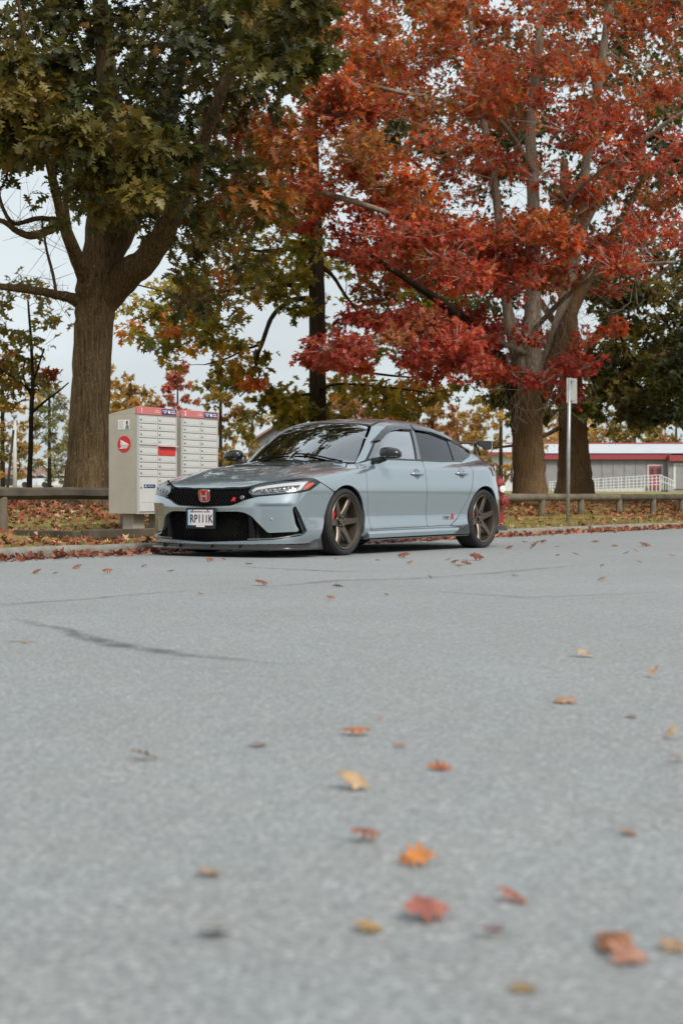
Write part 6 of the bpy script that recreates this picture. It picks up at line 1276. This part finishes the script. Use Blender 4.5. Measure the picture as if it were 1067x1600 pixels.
# the gutter leaves nearest the camera that the photo shows are single objects, the rest a mass
u_ = 533.5 + GUT[0][:, 0] / GUT[0][:, 1] * 2500; inn = np.where((u_ > 4) & ((u_ < 235) | (u_ > 800)) & (u_ < 1062))[0]; sel = inn[np.argsort(GUT[0][inn, 1])][:225]
msk = np.ones(n2, bool); msk[sel] = False
litter('gutter_leaf_drift', [(OAK_CURLF, tuple(g[msk] for g in GUT), wg)], 'drift of dry red brown oak leaves along the gutter')
def leaf_mesh(tm, c):        # blotched: each lobe browned differently
    V, T = tm; k = r.uniform(.45, 1.2, (len(V), 1)); cc = np.array(c)[None] * k * (1 - .35 * (r.uniform(size=(len(V), 1)) < .25)) * np.array([[1, .96, .92]]); return npmesh('fallen_leaf', V, T, LEAF_DRY, colors=np.column_stack([cc, np.ones(len(V))]))
LM = [leaf_mesh(OAK_CURL, c) for c in LITTER]; LMF = [leaf_mesh(OAK_FINE, c) for c in LITTER]
def set_leaf(me, pos, d, up, size, label, group):
    x = norm(np.array(d)); y = norm(np.cross(up, x)); z = np.cross(x, y); M = Matrix.Translation(Vector(pos)) @ Matrix(np.stack([x, y, z], 1).tolist()).to_4x4() @ Matrix.Scale(float(size), 4)
    o = bpy.data.objects.new('fallen_leaf', me); COL.objects.link(o); o.matrix_world = M; return tag(o, label, 'leaf', group)
for i in sel: set_leaf(LM[r.choice(7, p=np.array(wg) / sum(wg))], GUT[0][i], GUT[1][i], GUT[2][i], GUT[3][i], 'dry fallen leaf lying in the gutter drift against the kerb', 'fallen leaves in the gutter')
# leaves lying on the open road: (photo x, photo y, width px, palette colour, template, label)
RL = [(651,1352,76,(.60,.24,.060),1,'orange star shaped leaf lying flat on the road, foreground'),(803,1410,66,(.42,.12,.055),0,'curled red brown leaf standing up on the road, casting a shadow'),(668,1437,92,(.42,.16,.13),1,'faded pink red leaf left of the curled leaf in the foreground'),(770,1466,66,(.36,.10,.05),0,'narrow curled brown leaf below the standing curled leaf'),
      (985,1503,108,(.50,.27,.20),1,'large pale pink leaf near the bottom right corner'),(960,1484,90,(.36,.17,.09),1,'brown leaf behind the large pale leaf, bottom right'),(1052,1486,60,(.55,.40,.26),0,'tan leaf cut by the right edge near the bottom'),(817,1550,56,(.40,.29,.15),1,'dull tan leaf closest to the bottom edge'),(577,1456,60,(.46,.32,.14),1,'flat ochre leaf in the lower middle foreground'),
      (571,1315,66,(.38,.16,.10),0,'brown folded leaf left above the orange star leaf'),(553,1233,64,(.60,.44,.27),0,'pale cream leaf in the middle of the road'),(689,1202,48,(.48,.15,.06),0,'orange brown curled leaf, right of the cream leaf'),(556,1148,56,(.46,.16,.06),0,'orange brown curled leaf with dark underside, mid road'),(624,1167,32,(.46,.15,.07),0,'small orange leaf beside the curled mid road leaf'),
      (404,1165,40,(.38,.10,.07),0,'red brown curled leaf standing in mid road, left of centre'),(224,1187,54,(.52,.36,.22),0,'pale tan leaf on the left half of the road'),(1048,1153,42,(.58,.42,.26),0,'cream leaf at the right edge, mid road'),(1058,1189,36,(.44,.30,.22),0,'greyish leaf at the right edge under the cream one'),(983,1304,38,(.44,.27,.18),1,'small faded brown leaf, right of the orange star leaf'),
      (327,1368,50,(.46,.33,.20),1,'faint tan leaf in the left foreground'),(335,1462,66,(.20,.17,.10),1,'dark mossy leaf scrap at the lower left foreground'),(912,1025,44,(.52,.36,.23),0,'slim tan leaf on the right half of the road'),(882,1097,50,(.44,.27,.17),0,'slim brown leaf below the slim tan leaf'),(1022,1057,34,(.48,.34,.22),0,'small tan leaf near the right edge of the road'),(594,1122,14,(.50,.32,.2),0,'tiny tan scrap above the curled mid road leaf'),(985,1120,26,(.46,.32,.22),1,'tiny faded scrap right of the road centre'),
      (409,913,30,(.36,.12,.06),0,''),(527,915,22,(.40,.14,.07),0,''),(517,936,20,(.44,.2,.1),0,''),(168,895,24,(.40,.14,.06),0,''),(57,895,20,(.46,.15,.06),0,''),(87,895,12,(.34,.12,.06),0,''),(268,893,18,(.40,.14,.07),0,''),(314,928,16,(.44,.22,.12),0,''),(328,876,16,(.46,.16,.07),0,''),(350,873,12,(.42,.13,.06),0,''),(388,881,20,(.34,.16,.1),0,''),(525,873,8,(.44,.1,.06),0,''),
      (630,870,26,(.36,.12,.06),0,''),(590,874,10,(.42,.14,.07),0,''),(640,880,14,(.42,.2,.1),0,''),(710,880,20,(.38,.14,.07),0,''),(745,874,30,(.36,.1,.05),0,''),(728,880,26,(.4,.15,.08),0,''),(716,885,16,(.4,.16,.08),0,''),(700,874,14,(.42,.15,.07),0,''),(795,856,16,(.36,.14,.07),0,''),(836,857,24,(.4,.16,.08),0,''),(870,853,12,(.36,.12,.05),0,''),(899,865,14,(.36,.06,.04),0,''),(871,867,10,(.36,.1,.06),0,''),
      (978,864,14,(.36,.12,.06),0,''),(992,862,16,(.5,.3,.2),0,''),(1050,867,16,(.40,.03,.03),1,'small bright red leaf on the road at the right'),(1008,852,24,(.5,.22,.12),0,''),(998,878,12,(.36,.14,.08),0,''),(940,884,12,(.4,.2,.1),0,''),(804,899,16,(.44,.24,.14),0,''),(604,929,10,(.36,.2,.1),0,''),(671,904,12,(.4,.2,.1),0,''),(940,906,24,(.5,.36,.24),0,''),(225,885,14,(.4,.15,.08),0,''),(120,887,20,(.42,.16,.08),0,''),(40,1004,16,(.46,.3,.2),0,''),(848,848,16,(.42,.16,.08),0,''),(820,846,14,(.4,.14,.07),0,''),(930,846,18,(.42,.18,.1),0,''),(960,852,14,(.4,.16,.08),0,'')]
ZONES = [(0, 100, 'left of the first mailbox'), (100, 240, 'in front of the mailboxes'), (240, 360, 'below the licence plate'), (360, 480, 'below the car nose'), (480, 600, 'below the front wheel'), (600, 690, 'below the front door'), (690, 770, 'below the rear wheel'), (770, 860, 'right of the car tail'), (860, 960, 'below the sign pole'), (960, 1070, 'towards the right edge')]
ORD = ['first', 'second', 'third', 'fourth', 'fifth', 'sixth', 'seventh']
_un = {}
for i_, q in enumerate(RL):
    if not q[5]: _un.setdefault(([z_[2] for z_ in ZONES if z_[0] <= q[0] < z_[1]][0], 'near the kerb' if q[1] < 876 else 'out on the road'), []).append(i_)
_lb = {}
for (zn, dp), ids in _un.items():
    for n_, i_ in enumerate(sorted(ids, key=lambda i: RL[i][0])): _lb[i_] = 'small leaf %s, %s' % (zn, dp) + ('' if len(ids) == 1 else ', %s from the left' % ORD[n_])
for k_, (x_, y_, w_, c, kind, lb) in enumerate(RL):
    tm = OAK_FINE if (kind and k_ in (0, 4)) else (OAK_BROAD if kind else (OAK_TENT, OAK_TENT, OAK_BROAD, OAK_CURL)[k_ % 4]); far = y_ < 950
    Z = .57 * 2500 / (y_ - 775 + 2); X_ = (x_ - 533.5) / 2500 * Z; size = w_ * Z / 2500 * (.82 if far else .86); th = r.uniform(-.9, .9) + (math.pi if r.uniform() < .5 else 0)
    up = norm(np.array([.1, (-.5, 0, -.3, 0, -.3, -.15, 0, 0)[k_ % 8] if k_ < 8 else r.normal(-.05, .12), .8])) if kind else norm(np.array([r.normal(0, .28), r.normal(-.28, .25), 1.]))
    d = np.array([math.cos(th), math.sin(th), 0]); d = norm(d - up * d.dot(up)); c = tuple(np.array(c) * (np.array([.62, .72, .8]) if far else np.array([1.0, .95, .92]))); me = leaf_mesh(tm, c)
    pos = np.array([X_, Z, 0]) - d * size * .5; V = tm[0]; x = d; y = norm(np.cross(up, x)); z = np.cross(x, y); zz = (V @ np.stack([x, y, z]))[:, 2] * size
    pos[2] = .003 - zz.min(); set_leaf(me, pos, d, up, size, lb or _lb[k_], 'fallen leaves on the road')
